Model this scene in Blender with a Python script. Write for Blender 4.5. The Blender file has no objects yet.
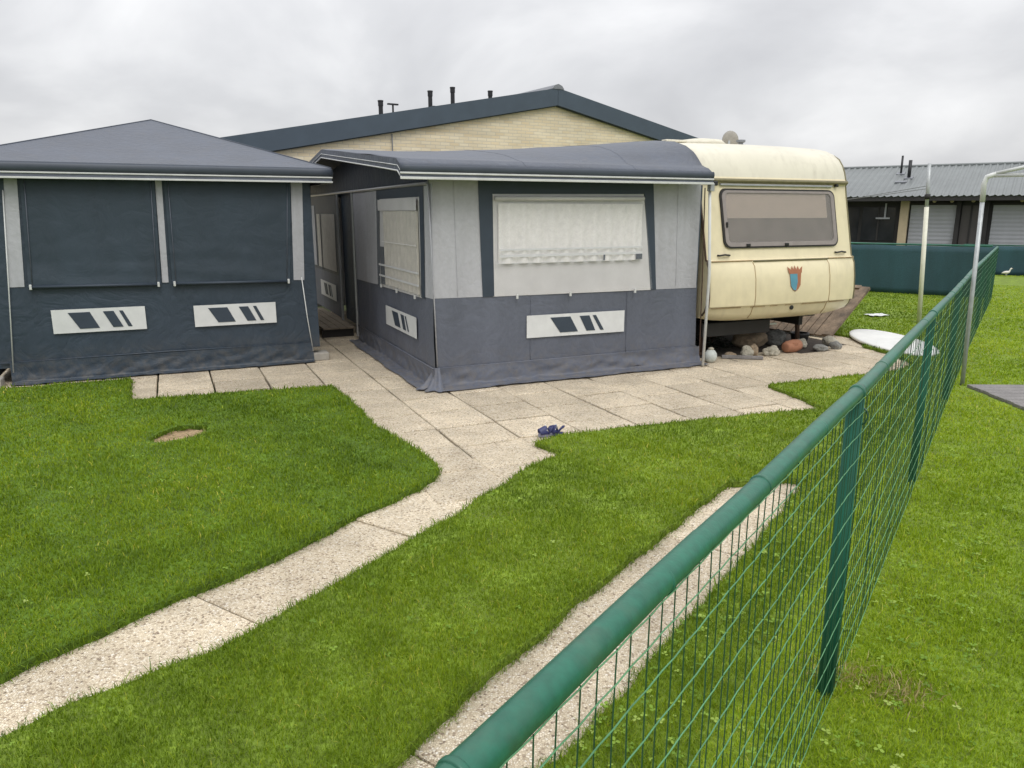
import bpy, bmesh, math, random
import numpy as np
from mathutils import Vector, Matrix, noise
from mathutils.geometry import tessellate_polygon
R = math.radians
random.seed(7); rng = np.random.default_rng(7)
sc = bpy.context.scene
COL = sc.collection

# ------------------------------------------------------------------ materials
def mat(name, col, rough=.6, var=.12, scale=6., bump=0., bscale=200., metal=0., spec=.5, streak=False, col2=None, bdist=.01, v2=0., v2scale=60., crease=0., mud=0., grime=0.):
    m = bpy.data.materials.new(name); m.use_nodes = True
    nt = m.node_tree; n = nt.nodes; l = nt.links
    b = n['Principled BSDF']
    b.inputs['Roughness'].default_value = rough; b.inputs['Metallic'].default_value = metal
    b.inputs['Specular IOR Level'].default_value = spec
    tc = n.new('ShaderNodeTexCoord')
    vec = tc.outputs['Object']
    if streak:
        mp = n.new('ShaderNodeMapping'); mp.inputs['Scale'].default_value = (1, 1, .18)
        l.new(vec, mp.inputs['Vector']); vec = mp.outputs['Vector']
    nz = n.new('ShaderNodeTexNoise'); nz.inputs['Scale'].default_value = scale; nz.inputs['Detail'].default_value = 6
    nz.inputs['Roughness'].default_value = .6
    l.new(vec, nz.inputs['Vector'])
    rp = n.new('ShaderNodeValToRGB')
    c1 = [max(0, c * (1 - var)) for c in col]
    c2 = [c * (1 + var) for c in (col2 or col)]
    rp.color_ramp.elements[0].position = .3; rp.color_ramp.elements[0].color = (*c1, 1)
    rp.color_ramp.elements[1].position = .7; rp.color_ramp.elements[1].color = (*c2, 1)
    l.new(nz.outputs['Fac'], rp.inputs['Fac'])
    out = rp.outputs['Color']
    if v2:
        n2 = n.new('ShaderNodeTexNoise'); n2.inputs['Scale'].default_value = v2scale; n2.inputs['Detail'].default_value = 3
        l.new(tc.outputs['Object'], n2.inputs['Vector'])
        mr = n.new('ShaderNodeMapRange'); mr.inputs[1].default_value = .3; mr.inputs[2].default_value = .7
        mr.inputs[3].default_value = 1 - v2; mr.inputs[4].default_value = 1 + v2
        l.new(n2.outputs['Fac'], mr.inputs[0])
        mx = n.new('ShaderNodeMix'); mx.data_type = 'RGBA'; mx.blend_type = 'MULTIPLY'; mx.inputs[0].default_value = 1
        l.new(out, mx.inputs[6]); l.new(mr.outputs[0], mx.inputs[7]); out = mx.outputs[2]
    def mixin(fac, c):
        x = n.new('ShaderNodeMix'); x.data_type = 'RGBA'; x.inputs[7].default_value = (*c, 1)
        l.new(fac, x.inputs[0]); l.new(out, x.inputs[6]); return x.outputs[2]
    def rng_(src, a, b_, c, d):
        x = n.new('ShaderNodeMapRange'); x.clamp = True
        for i_, q in zip((1, 2, 3, 4), (a, b_, c, d)): x.inputs[i_].default_value = q
        l.new(src, x.inputs[0]); return x.outputs[0]
    def mul(a, b_):
        x = n.new('ShaderNodeMath'); x.operation = 'MULTIPLY'; l.new(a, x.inputs[0]); l.new(b_, x.inputs[1]); return x.outputs[0]
    if grime:                                  # rain streaks and grey film
        mp2 = n.new('ShaderNodeMapping'); mp2.inputs['Scale'].default_value = (9, 9, .7); l.new(tc.outputs['Object'], mp2.inputs['Vector'])
        n3 = n.new('ShaderNodeTexNoise'); n3.inputs['Scale'].default_value = 1.6; n3.inputs['Detail'].default_value = 5; l.new(mp2.outputs[0], n3.inputs['Vector'])
        n4 = n.new('ShaderNodeTexNoise'); n4.inputs['Scale'].default_value = 1.7; n4.inputs['Detail'].default_value = 4; l.new(tc.outputs['Object'], n4.inputs['Vector'])
        out = mixin(mul(rng_(n3.outputs['Fac'], .48, .72, 0, grime), rng_(n4.outputs['Fac'], .38, .62, .15, 1)), (.16, .13, .09))
    if mud:                                    # soil splashed up from the ground
        sx = n.new('ShaderNodeSeparateXYZ'); l.new(tc.outputs['Object'], sx.inputs[0])
        n5 = n.new('ShaderNodeTexNoise'); n5.inputs['Scale'].default_value = 14; n5.inputs['Detail'].default_value = 7; n5.inputs['Roughness'].default_value = .7; l.new(tc.outputs['Object'], n5.inputs['Vector'])
        out = mixin(mul(rng_(sx.outputs['Z'], 0, .38, mud, 0), rng_(n5.outputs['Fac'], .42, .68, 0, 1)), (.20, .165, .115))
    l.new(out, b.inputs['Base Color'])
    mr = n.new('ShaderNodeMapRange'); mr.inputs[3].default_value = max(.03, rough - .08); mr.inputs[4].default_value = min(1, rough + .08)
    l.new(nz.outputs['Fac'], mr.inputs[0]); l.new(mr.outputs[0], b.inputs['Roughness'])
    if bump:
        bn = n.new('ShaderNodeTexNoise'); bn.inputs['Scale'].default_value = bscale; bn.inputs['Detail'].default_value = 3
        l.new(tc.outputs['Object'], bn.inputs['Vector'])
        bp = n.new('ShaderNodeBump'); bp.inputs['Strength'].default_value = bump; bp.inputs['Distance'].default_value = bdist
        l.new(bn.outputs['Fac'], bp.inputs['Height']); l.new(bp.outputs['Normal'], b.inputs['Normal'])
        if crease:
            cn = n.new('ShaderNodeTexNoise'); cn.inputs['Scale'].default_value = 3.2; cn.inputs['Detail'].default_value = 4; cn.inputs['Distortion'].default_value = 1.4; cn.inputs['Roughness'].default_value = .5
            l.new(tc.outputs['Object'], cn.inputs['Vector'])
            s1 = n.new('ShaderNodeMath'); s1.operation = 'SUBTRACT'; s1.inputs[1].default_value = .5; l.new(cn.outputs['Fac'], s1.inputs[0])
            s2 = n.new('ShaderNodeMath'); s2.operation = 'ABSOLUTE'; l.new(s1.outputs[0], s2.inputs[0])
            b2 = n.new('ShaderNodeBump'); b2.inputs['Strength'].default_value = crease; b2.inputs['Distance'].default_value = .035
            l.new(rng_(s2.outputs[0], 0, .12, 0, 1), b2.inputs['Height']); l.new(bp.outputs['Normal'], b2.inputs['Normal']); l.new(b2.outputs['Normal'], b.inputs['Normal'])
    return m

def glassy(name, tint, alpha, rough=.05):
    m = bpy.data.materials.new(name); m.use_nodes = True
    n = m.node_tree.nodes; l = m.node_tree.links; n.clear()
    o = n.new('ShaderNodeOutputMaterial'); mx = n.new('ShaderNodeMixShader')
    t = n.new('ShaderNodeBsdfTransparent'); t.inputs[0].default_value = (*tint, 1)
    g = n.new('ShaderNodeBsdfPrincipled'); g.inputs['Base Color'].default_value = (*[c * .8 for c in tint], 1); g.inputs['Roughness'].default_value = rough
    mx.inputs[0].default_value = alpha
    l.new(t.outputs[0], mx.inputs[1]); l.new(g.outputs[0], mx.inputs[2]); l.new(mx.outputs[0], o.inputs[0])
    return m

M = dict(
    roof=mat('roof_fabric', (.070, .082, .108), .48, .18, 2.2, .25, 500, bdist=.002, v2=.07, v2scale=25, crease=.12, grime=.12),
    roof_dark=mat('roof_fabric_dark', (.052, .064, .086), .5, .12, 4, .2, 500, bdist=.002),
    skirt=mat('slate_fabric', (.110, .122, .156), .6, .12, 3, .3, 400, bdist=.002, v2=.05, v2scale=30, streak=True, crease=.10, mud=.55),
    navy=mat('navy_fabric', (.033, .050, .072), .55, .14, 2.5, .3, 400, bdist=.002, v2=.05, v2scale=30, streak=True, crease=.12, mud=.4),
    blind=mat('blind_fabric', (.030, .047, .066), .62, .14, 3, .3, 300, bdist=.002, streak=True, crease=.06),
    strip=mat('dark_strip', (.035, .05, .072), .55, .1, 5, .2, 400, bdist=.002),
    light=mat('light_grey_fabric', (.43, .435, .465), .65, .09, 2.5, .25, 400, bdist=.002, v2=.04, v2scale=25, streak=True, crease=.09, grime=.10),
    lining=mat('pale_lining', (.60, .59, .585), .6, .07, 5, .2, 200, bdist=.002),
    curtain=mat('curtain_lace', (.80, .785, .76), .8, .08, 20, .4, 300, bdist=.002, v2=.1, v2scale=140),
    curtain_b=mat('curtain_beige', (.55, .52, .46), .8, .1, 12, .4, 300, bdist=.002, v2=.1, v2scale=120),
    white=mat('white_vinyl', (.66, .67, .67), .45, .06, 8),
    trim=mat('white_trim', (.6, .61, .6), .35, .1, 7),
    silver=mat('grey_aluminium', (.45, .46, .47), .35, .1, 12, metal=.6),
    steel=mat('galvanised_pole', (.42, .44, .45), .4, .14, 20, metal=.3),
    cream=mat('cream_paint', (.715, .635, .425), .35, .05, 2.0, 0, v2=.03, v2scale=8, spec=.5, grime=.14, mud=0),
    creamt=mat('cream_top_paint', (.66, .625, .51), .4, .06, 2.0, 0, spec=.5, grime=.2),
    creamline=mat('seam_sealant', (.36, .25, .13), .6, .2, 20),
    olive=mat('gutter_strip', (.17, .15, .08), .5, .15, 15),
    rubber=mat('window_surround', (.25, .22, .205), .4, .1, 12),
    wdark=mat('window_lower', (.17, .15, .138), .5, .3, 6),
    wblind=mat('beige_blind', (.60, .53, .475), .7, .05, 9),
    black=mat('black_plastic', (.015, .015, .016), .5, .2, 20),
    chassis=mat('chassis_dark', (.02, .019, .018), .7, .3, 9),
    rust=mat('rusty_steel', (.07, .04, .025), .8, .3, 30, .4, 200),
    tyre=mat('tyre_rubber', (.02, .02, .02), .8, .2, 30),
    terra=mat('emblem_terracotta', (.36, .14, .07), .5, .1, 10),
    sky_blue=mat('emblem_blue', (.09, .27, .36), .5, .1, 10),
    fascia=mat('fascia_board', (.055, .078, .105), .45, .1, 3),
    droof=mat('dark_roofing', (.05, .06, .07), .7, .15, 3, .3, 60),
    pipe=mat('black_pipe', (.012, .013, .016), .5, .2, 12),
    lead=mat('lead_cap', (.2, .21, .23), .5, .2, 12),
    green=mat('green_pvc', (.014, .118, .074), .36, .2, 4, .15, 160, bdist=.002, v2=.14, v2scale=55, grime=.18),
    gpost=mat('green_post', (.014, .105, .07), .7, .25, 6, grime=.15, spec=.25),
    gwire=mat('green_wire', (.015, .075, .04), .4, .2, 9), gwire2=mat('skylit_green_wire', (.10, .27, .13), .45, .25, 9),  # paler copy for the line wires: sky reflection on top put into the colour
    screen=mat('screen_cloth', (.022, .066, .082), .75, .25, 1.6, .5, 90, bdist=.01, streak=True, v2=.15, v2scale=70),
    metal_roof=mat('sheet_roofing', (.17, .185, .185), .45, .12, .8, 0, v2=.06, v2scale=4),
    dwall=mat('dark_cladding', (.03, .028, .028), .7, .3, 2.5),
    dglass=mat('dark_window', (.028, .03, .034), .15, .3, 1.5),
    dwin2=mat('dark_shutter', (.075, .066, .064), .5, .1, 3),
    shutter=mat('grey_shutter', (.40, .41, .44), .5, .08, 2.0, streak=True),
    cpillar=mat('cream_pillar', (.55, .45, .30), .7, .08, 6),
    wood=mat('weathered_wood', (.175, .128, .088), .75, .5, 6, .5, 60, v2=.2, v2scale=40),
    gwood=mat('grey_deck_wood', (.19, .18, .175), .75, .2, 5, .5, 60, v2=.2, v2scale=50),
    ply=mat('step_wood', (.2, .165, .125), .7, .3, 5, .4, 60),
    conc=mat('concrete_block', (.36, .34, .30), .85, .15, 10, .6, 120),
    wboard=mat('white_board', (.72, .72, .70), .4, .08, 5),
    soil=mat('bed_soil', (.04, .03, .022), .95, .4, 12, 1, 60, v2=.4, v2scale=50),
    tan=mat('bare_earth', (.31, .22, .125), .95, .25, 14, 1, 60, v2=.35, v2scale=70),
    rock_tan=mat('rock_tan', (.26, .2, .135), .85, .3, 9, .8, 40, v2=.2, v2scale=50),
    rock_pale=mat('rock_pale', (.36, .335, .27), .85, .22, 12, .7, 50, v2=.15, v2scale=50),
    rock_grey=mat('rock_grey', (.2, .2, .185), .85, .3, 12, .7, 50, v2=.2, v2scale=50),
    clay=mat('terracotta_clay', (.34, .155, .09), .8, .15, 12, .4, 80),
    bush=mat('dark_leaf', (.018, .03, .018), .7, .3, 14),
    ballw=mat('worn_white', (.5, .53, .5), .6, .2, 9),
    blue=mat('blue_rubber', (.03, .035, .12), .5, .2, 30),
    lilac=mat('lilac_rubber', (.2, .2, .27), .5, .2, 30),
    bird=mat('white_plumage', (.66, .64, .58), .8, .1, 20),
    beak=mat('beak', (.5, .3, .05), .5, .1, 20),
    creampole=mat('yellowed_pole', (.70, .69, .58), .45, .12, 8),
    cord=mat('line_cord', (.12, .12, .12), .7, .1, 8),
    gravelroad=mat('road_gravel', (.33, .32, .31), .9, .12, 2, .5, 40, v2=.15, v2scale=30),
    vinyl=glassy('clear_vinyl', (.97, .97, .98), .12, .12),
    acryl=glassy('tinted_acrylic', (.84, .82, .80), .14, .05),
)

def brick_mat():
    m = bpy.data.materials.new('yellow_brick'); m.use_nodes = True
    n = m.node_tree.nodes; l = m.node_tree.links; b = n['Principled BSDF']; b.inputs['Roughness'].default_value = .85
    tc = n.new('ShaderNodeTexCoord'); sp = n.new('ShaderNodeSeparateXYZ'); cb = n.new('ShaderNodeCombineXYZ')
    ad = n.new('ShaderNodeMath'); ad.operation = 'ADD'
    l.new(tc.outputs['Object'], sp.inputs[0]); l.new(sp.outputs['X'], ad.inputs[0]); l.new(sp.outputs['Y'], ad.inputs[1])
    l.new(ad.outputs[0], cb.inputs['X']); l.new(sp.outputs['Z'], cb.inputs['Y'])
    br = n.new('ShaderNodeTexBrick'); br.inputs['Scale'].default_value = 1
    br.inputs['Brick Width'].default_value = .22; br.inputs['Row Height'].default_value = .065; br.inputs['Mortar Size'].default_value = .006
    br.inputs['Color1'].default_value = (.73, .61, .41, 1); br.inputs['Color2'].default_value = (.80, .71, .53, 1); br.inputs['Mortar'].default_value = (.60, .54, .44, 1)
    l.new(cb.outputs[0], br.inputs['Vector'])
    nz = n.new('ShaderNodeTexNoise'); nz.inputs['Scale'].default_value = 1.4; nz.inputs['Detail'].default_value = 7
    mp = n.new('ShaderNodeMapping'); mp.inputs['Scale'].default_value = (.6, .6, 3)
    l.new(tc.outputs['Object'], mp.inputs[0]); l.new(mp.outputs[0], nz.inputs['Vector'])
    mr = n.new('ShaderNodeMapRange'); mr.inputs[1].default_value = .3; mr.inputs[2].default_value = .7; mr.inputs[3].default_value = .82; mr.inputs[4].default_value = 1.12
    l.new(nz.outputs['Fac'], mr.inputs[0])
    mx = n.new('ShaderNodeMix'); mx.data_type = 'RGBA'; mx.blend_type = 'MULTIPLY'; mx.inputs[0].default_value = 1
    l.new(br.outputs['Color'], mx.inputs[6]); l.new(mr.outputs[0], mx.inputs[7]); l.new(mx.outputs[2], b.inputs['Base Color'])
    bp = n.new('ShaderNodeBump'); bp.inputs['Strength'].default_value = .4; bp.inputs['Distance'].default_value = .01
    l.new(br.outputs['Fac'], bp.inputs['Height']); bp.invert = True; l.new(bp.outputs['Normal'], b.inputs['Normal'])
    return m
M['brick'] = brick_mat()

def paving_mat():
    """washed-pebble concrete slab: pale pebbles set in buff cement, a tone of its own per slab"""
    m = bpy.data.materials.new('pebble_paving'); m.use_nodes = True
    n = m.node_tree.nodes; l = m.node_tree.links; b = n['Principled BSDF']; b.inputs['Roughness'].default_value = .85
    tc = n.new('ShaderNodeTexCoord')
    vo = n.new('ShaderNodeTexVoronoi'); vo.inputs['Scale'].default_value = 115; vo.inputs['Randomness'].default_value = 1
    l.new(tc.outputs['Object'], vo.inputs['Vector'])
    sp = n.new('ShaderNodeSeparateColor'); l.new(vo.outputs['Color'], sp.inputs[0])
    rp = n.new('ShaderNodeValToRGB'); e = rp.color_ramp.elements
    e[0].position = 0; e[0].color = (.20, .155, .115, 1); e[1].position = 1; e[1].color = (.86, .81, .72, 1)
    for p, c in ((.1, (.37, .29, .205)), (.22, (.63, .535, .385)), (.6, (.76, .66, .495)), (.85, (.82, .74, .59))):
        x = e.new(p); x.color = (*c, 1)
    l.new(sp.outputs[0], rp.inputs[0])
    vd = n.new('ShaderNodeTexVoronoi'); vd.feature = 'DISTANCE_TO_EDGE'; vd.inputs['Scale'].default_value = 115
    l.new(tc.outputs['Object'], vd.inputs['Vector'])
    er = n.new('ShaderNodeMapRange'); er.inputs[1].default_value = 0; er.inputs[2].default_value = .18
    l.new(vd.outputs['Distance'], er.inputs[0])
    mx = n.new('ShaderNodeMix'); mx.data_type = 'RGBA'; mx.inputs[6].default_value = (.54, .44, .31, 1)
    l.new(er.outputs[0], mx.inputs[0]); l.new(rp.outputs[0], mx.inputs[7])
    at = n.new('ShaderNodeAttribute'); at.attribute_name = 'tone'
    nz = n.new('ShaderNodeTexNoise'); nz.inputs['Scale'].default_value = 2.3; nz.inputs['Detail'].default_value = 8; nz.inputs['Roughness'].default_value = .65
    l.new(tc.outputs['Object'], nz.inputs['Vector'])
    mr = n.new('ShaderNodeMapRange'); mr.inputs[1].default_value = .3; mr.inputs[2].default_value = .7; mr.inputs[3].default_value = .74; mr.inputs[4].default_value = 1.14
    l.new(nz.outputs['Fac'], mr.inputs[0])
    mu = n.new('ShaderNodeMath'); mu.operation = 'MULTIPLY'; l.new(mr.outputs[0], mu.inputs[0]); l.new(at.outputs['Fac'], mu.inputs[1])
    m2 = n.new('ShaderNodeMix'); m2.data_type = 'RGBA'; m2.blend_type = 'MULTIPLY'; m2.inputs[0].default_value = 1
    l.new(mx.outputs[2], m2.inputs[6]); l.new(mu.outputs[0], m2.inputs[7]); l.new(m2.outputs[2], b.inputs['Base Color'])
    bp = n.new('ShaderNodeBump'); bp.inputs['Strength'].default_value = .6; bp.inputs['Distance'].default_value = .004
    l.new(er.outputs[0], bp.inputs['Height']); l.new(bp.outputs['Normal'], b.inputs['Normal'])
    return m
M['paving'] = paving_mat()

def grass_mat(name, dark, mid, bright, dry):
    m = bpy.data.materials.new(name); m.use_nodes = True
    n = m.node_tree.nodes; l = m.node_tree.links; n.clear()
    o = n.new('ShaderNodeOutputMaterial')
    at = n.new('ShaderNodeAttribute'); at.attribute_name = 'tint'
    rp = n.new('ShaderNodeValToRGB'); e = rp.color_ramp.elements
    e[0].position = 0; e[0].color = (*dark, 1); e[1].position = 1; e[1].color = (*dry, 1)
    x = e.new(.42); x.color = (*mid, 1); x = e.new(.78); x.color = (*bright, 1)
    l.new(at.outputs['Fac'], rp.inputs[0])
    pr = n.new('ShaderNodeBsdfPrincipled'); pr.inputs['Roughness'].default_value = .5; pr.inputs['Specular IOR Level'].default_value = .3
    tr = n.new('ShaderNodeBsdfTranslucent'); mx = n.new('ShaderNodeMixShader'); mx.inputs[0].default_value = .3
    l.new(rp.outputs[0], pr.inputs['Base Color']); l.new(rp.outputs[0], tr.inputs[0])
    l.new(pr.outputs[0], mx.inputs[1]); l.new(tr.outputs[0], mx.inputs[2]); l.new(mx.outputs[0], o.inputs[0])
    return m
M['grass_a'] = grass_mat('lawn_blades', (.060, .120, .006), (.195, .295, .011), (.34, .42, .016), (.56, .50, .09))
M['grass_b'] = grass_mat('lawn_blades_pale', (.12, .21, .006), (.28, .40, .012), (.43, .51, .035), (.60, .55, .14))
M['drygrass'] = grass_mat('dry_blades', (.25, .2, .07), (.36, .29, .12), (.48, .4, .2), (.55, .46, .25))
M['turf'] = mat('turf_base', (.08, .145, .006), .9, .35, 5, 1, 60, v2=.35, v2scale=50)
M['turf_pale'] = mat('turf_base_pale', (.15, .22, .018), .9, .35, 5, 1, 60, v2=.35, v2scale=50)
M['ground'] = mat('earth_ground', (.055, .075, .025), .95, .4, 1.5, .6, 30, v2=.4, v2scale=25)
M['clover'] = grass_mat('clover_leaf', (.13, .23, .02), (.21, .35, .035), (.30, .43, .06), (.40, .50, .13))

# ------------------------------------------------------------------ mesh helpers
class MB:
    def __init__(s): s.v = []; s.f = []
    def add(s, vs, fs):
        o = len(s.v); s.v += [tuple(v) for v in vs]; s.f += [tuple(i + o for i in f) for f in fs]; return s
    def box(s, c, d, rz=0., rx=0., ry=0.):
        m = Matrix.Rotation(rz, 3, 'Z') @ Matrix.Rotation(ry, 3, 'Y') @ Matrix.Rotation(rx, 3, 'X')
        vs = [Vector(c) + m @ Vector((x * d[0] / 2, y * d[1] / 2, z * d[2] / 2)) for x in (-1, 1) for y in (-1, 1) for z in (-1, 1)]
        return s.add(vs, [(0, 1, 3, 2), (4, 6, 7, 5), (0, 4, 5, 1), (2, 3, 7, 6), (0, 2, 6, 4), (1, 5, 7, 3)])
    def tube(s, pts, r, n=8, cap=True):
        pts = [Vector(p) for p in pts]; rs = r if isinstance(r, (list, tuple)) else [r] * len(pts)
        vs = []; up = None
        for i, p in enumerate(pts):
            t = (pts[min(i + 1, len(pts) - 1)] - pts[max(i - 1, 0)]).normalized()
            if up is None:
                up = Vector((0, 0, 1)) if abs(t.z) < .9 else Vector((1, 0, 0))
            a = t.cross(up).normalized(); b = a.cross(t).normalized(); up = b
            for k in range(n):
                q = 2 * math.pi * k / n; vs.append(p + (a * math.cos(q) + b * math.sin(q)) * rs[i])
        fs = [(i * n + k, i * n + (k + 1) % n, (i + 1) * n + (k + 1) % n, (i + 1) * n + k) for i in range(len(pts) - 1) for k in range(n)]
        if cap: fs += [tuple(range(n - 1, -1, -1)), tuple(range((len(pts) - 1) * n, len(pts) * n))]
        return s.add(vs, fs)
    def prism(s, poly, off):
        """closed 3D polygon extruded by the vector off"""
        n = len(poly); a = [Vector(p) for p in poly]; b = [p + Vector(off) for p in a]
        return s.add(a + b, [tuple(range(n - 1, -1, -1)), tuple(range(n, 2 * n))] + [(i, (i + 1) % n, n + (i + 1) % n, n + i) for i in range(n)])
    def grid(s, fn, nx, ny):
        vs = [fn(i / nx, j / ny) for j in range(ny + 1) for i in range(nx + 1)]
        w = nx + 1
        return s.add(vs, [(j * w + i, j * w + i + 1, (j + 1) * w + i + 1, (j + 1) * w + i) for j in range(ny) for i in range(nx)])
    def lathe(s, prof, c=(0, 0, 0), n=16):
        vs = [(c[0] + r * math.cos(2 * math.pi * k / n), c[1] + r * math.sin(2 * math.pi * k / n), c[2] + z) for r, z in prof for k in range(n)]
        fs = [(i * n + k, i * n + (k + 1) % n, (i + 1) * n + (k + 1) % n, (i + 1) * n + k) for i in range(len(prof) - 1) for k in range(n)]
        return s.add(vs, fs + [tuple(range(n - 1, -1, -1)), tuple(range((len(prof) - 1) * n, len(prof) * n))])
    def obj(s, name, m, parent=None, smooth=False, bevel=0., solid=0.):
        me = bpy.data.meshes.new(name); me.from_pydata(s.v, [], s.f); me.update()
        me.materials.append(M[m] if isinstance(m, str) else m)
        if smooth: me.polygons.foreach_set('use_smooth', [True] * len(me.polygons))
        o = bpy.data.objects.new(name, me); COL.objects.link(o)
        if parent is not None: o.parent = parent
        if solid:
            md = o.modifiers.new('thick', 'SOLIDIFY'); md.thickness = solid; md.offset = 0
        if bevel:
            md = o.modifiers.new('bevel', 'BEVEL'); md.width = bevel; md.segments = 2; md.limit_method = 'ANGLE'; md.angle_limit = R(40)
        return o

def tag(o, label, cat, group=None, kind=None):
    o['label'] = label; o['category'] = cat
    if group: o['group'] = group
    if kind: o['kind'] = kind
    return o
def thing(name, label, cat, loc=(0, 0, 0), rz=0., group=None):
    o = bpy.data.objects.new(name, None); o.empty_display_size = .2; COL.objects.link(o)
    o.location = loc; o.rotation_euler = (0, 0, rz)
    return tag(o, label, cat, group)
def place(o, loc, rz=0.):
    o.location = loc; o.rotation_euler = (0, 0, rz); return o

# frames: A = caravan and tents (x along their fronts), F = long fence and what lies square to it
TA = R(24.3); AO = Vector((-.685, 6.94, 0)); ca, sa = math.cos(TA), math.sin(TA)
def A(u, v, z=0.): return Vector((AO.x + ca * u - sa * v, AO.y + sa * u + ca * v, z))
TF = R(-34.5); FO = Vector((9.195, 14.424, 0)); cf, sf = math.cos(TF), math.sin(TF)
def Fw(x, y, z=0.): return Vector((FO.x + cf * x - sf * y, FO.y + sf * x + cf * y, z))

def nz3(x, y, z): return noise.noise(Vector((x, y, z)))
def wrinkle(a, b, amp, s=2.2):
    return amp * (nz3(a * s, b * s * .6, 1.3) + .5 * nz3(a * s * 2.7, b * s * 1.9, 4.1) + .25 * nz3(a * s * 6, b * s * 5, 8))

def cloth(quad, axis, off, amp, nx, ny, mb=None, seed=0.):
    """fabric panel; quad = four (a, z) corners BL BR TR TL, axis 'x' -> point (a, off, z), 'y' -> point (off, a, z)"""
    mb = mb or MB(); sgn = 1 if axis == 'x' else -1
    def fn(s, t):
        a = (quad[0][0] * (1 - s) + quad[1][0] * s) * (1 - t) + (quad[3][0] * (1 - s) + quad[2][0] * s) * t
        z = (quad[0][1] * (1 - s) + quad[1][1] * s) * (1 - t) + (quad[3][1] * (1 - s) + quad[2][1] * s) * t
        o = off(z) if callable(off) else off
        o += wrinkle(a + seed, z, amp)
        return (a, o, z) if axis == 'x' else (o, a, z)
    return mb.grid(fn, nx, ny)

def emblem(parent, axis, off, a0, a1, z0, z1, flip=False, skew=0., name='vent_emblem', sgn=-1, bars=((.23, .43, .33, .51), (.525, .625, .60, .69), (.66, .695, .745, .78))):
    """white vinyl plate with three slanted dark bars"""
    def P(s, t, o):
        if flip: s = 1 - s
        a = a0 + (a1 - a0) * s; z = z0 + (z1 - z0) * t + skew * (s - .5)
        return (a, off + sgn * o, z) if axis == 'x' else (off + sgn * o, a, z)
    d = (0, sgn * .003, 0) if axis == 'x' else (sgn * .003, 0, 0)
    p = MB().prism([P(0, 0, .002), P(1, 0, .002), P(1, 1, .002), P(0, 1, .002)], d).obj(name, 'white', parent)
    for t0, t1, b0, b1 in bars:
        MB().prism([P(b0, .16, .006), P(b1, .16, .006), P(t1, .86, .006), P(t0, .86, .006)], d).obj('slanted_bar', 'strip', p)
    return p

def mud_flap(parent, axis, off, a0, a1, z0, out, m, sgn=-1, seed=0., nx=70, name='mud_flap'):
    """skirt below the seam that sags outward and lies on the ground with ripples"""
    def fn(s, t):
        a = a0 + (a1 - a0) * s
        k = 1 - t
        rip = .03 * nz3(a * 2.2 + seed, 0, 0) + .018 * nz3(a * 8 + seed, 3, 0)
        if t < .5:
            q = t / .5; z = z0 * (1 - q) + .02 * q
            o = .022 * (1 - q) ** 2 + out * .22 * q ** 2.2 + (.016 * nz3(a * 3 + seed, q * 1.5, 2) + .012 * nz3(a * 8 + seed + q * 2, q * 2, 5)) * math.sin(q * math.pi * .75) + .012 * math.sin(q * math.pi)
        else:
            q = (t - .5) / .5; z = .012 + .020 * (1 - q) ** 3 * .4 + (.016 + .02 * (1 - q)) * abs(nz3(a * 6 + seed, q * 1.5, 5)); o = out * (.22 + .78 * q) + rip * q
        o = off + sgn * (o + .004)
        return (a, o, z) if axis == 'x' else (o, a, z)
    return MB().grid(fn, nx * 2, 20).obj(name, m, parent, smooth=True)

# ------------------------------------------------------------------ caravan awning
aw = thing('caravan_awning', 'grey caravan awning tent with curtained windows, joined to the cream caravan', 'awning', A(0, 0), TA)
WX = .09                                     # front wall plane
def lcurve(v):                               # roof profile over the free gable
    pts = [(-.16, 2.045), (-.06, 2.10), (.3, 2.135), (3.4, 2.42), (6.9, 2.06)]
    return np.interp(v, [p[0] for p in pts], [p[1] for p in pts])
def rcurve(v):                               # roof profile where it meets the caravan
    pts = [(-.16, 2.035), (-.06, 2.09), (.1, 2.13), (.22, 2.2), (.34, 2.285), (.5, 2.36), (.72, 2.425), (1.1, 2.47), (3.4, 2.485), (5, 2.43), (6.9, 2.06)]
    return np.interp(v, [p[0] for p in pts], [p[1] for p in pts])
vs_ = [-.16, -.11, -.06, 0, .1, .16, .22, .28, .34, .42, .5, .6, .72, .9, 1.1, 1.5, 2, 2.6, 3.2, 3.4, 3.6, 4.2, 5, 6, 6.9]
def roof_fn(s, t):
    v = vs_[round(t * (len(vs_) - 1))]; w = s ** (1.15 if v > 1.5 else 1.6 - .3 * max(v, 0))
    z = lcurve(v) * (1 - w) + rcurve(v) * w
    z += .012 * nz3(s * 5, v * 1.5, 0) * min(1, max(0, v)) - .008 * math.sin(math.pi * s) * min(1, max(0, v * .6))
    xr_ = float(np.interp(v, [-.16, .0, .25, .5, 7], [2.955, 2.975, 3.06, 3.085, 3.09])); xl_ = -.37 if v < 0 else -.34
    return (xl_ + (xr_ - xl_) * s, v, z)
MB().grid(roof_fn, 36, len(vs_) - 1).obj('roof', 'roof', aw, smooth=True, solid=.006)
for s_ in (.36, .72):
    MB().tube([Vector(roof_fn(s_, t / (len(vs_) - 1))) + Vector((0, 0, .003)) for t in range(len(vs_))], .003, 6).obj('roof_seam', 'roof', aw, smooth=True)
for x in (.99, 2.12):
    MB().tube([(x, WX - .006 + wrinkle(x, z, .010), z) for z in np.linspace(.2, .85, 12)], .002, 5).obj('wall_seam', 'skirt', aw, smooth=True)
for x0, x1 in ((.225, .20), (2.73, 2.70)):
    MB().tube([(x0 + (x1 - x0) * (z - .86) / 1.1, WX - .008 + wrinkle(x0, z, .006), z) for z in np.linspace(.87, 1.96, 14)], .0016, 5).obj('panel_seam', 'light', aw, smooth=True)
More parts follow.
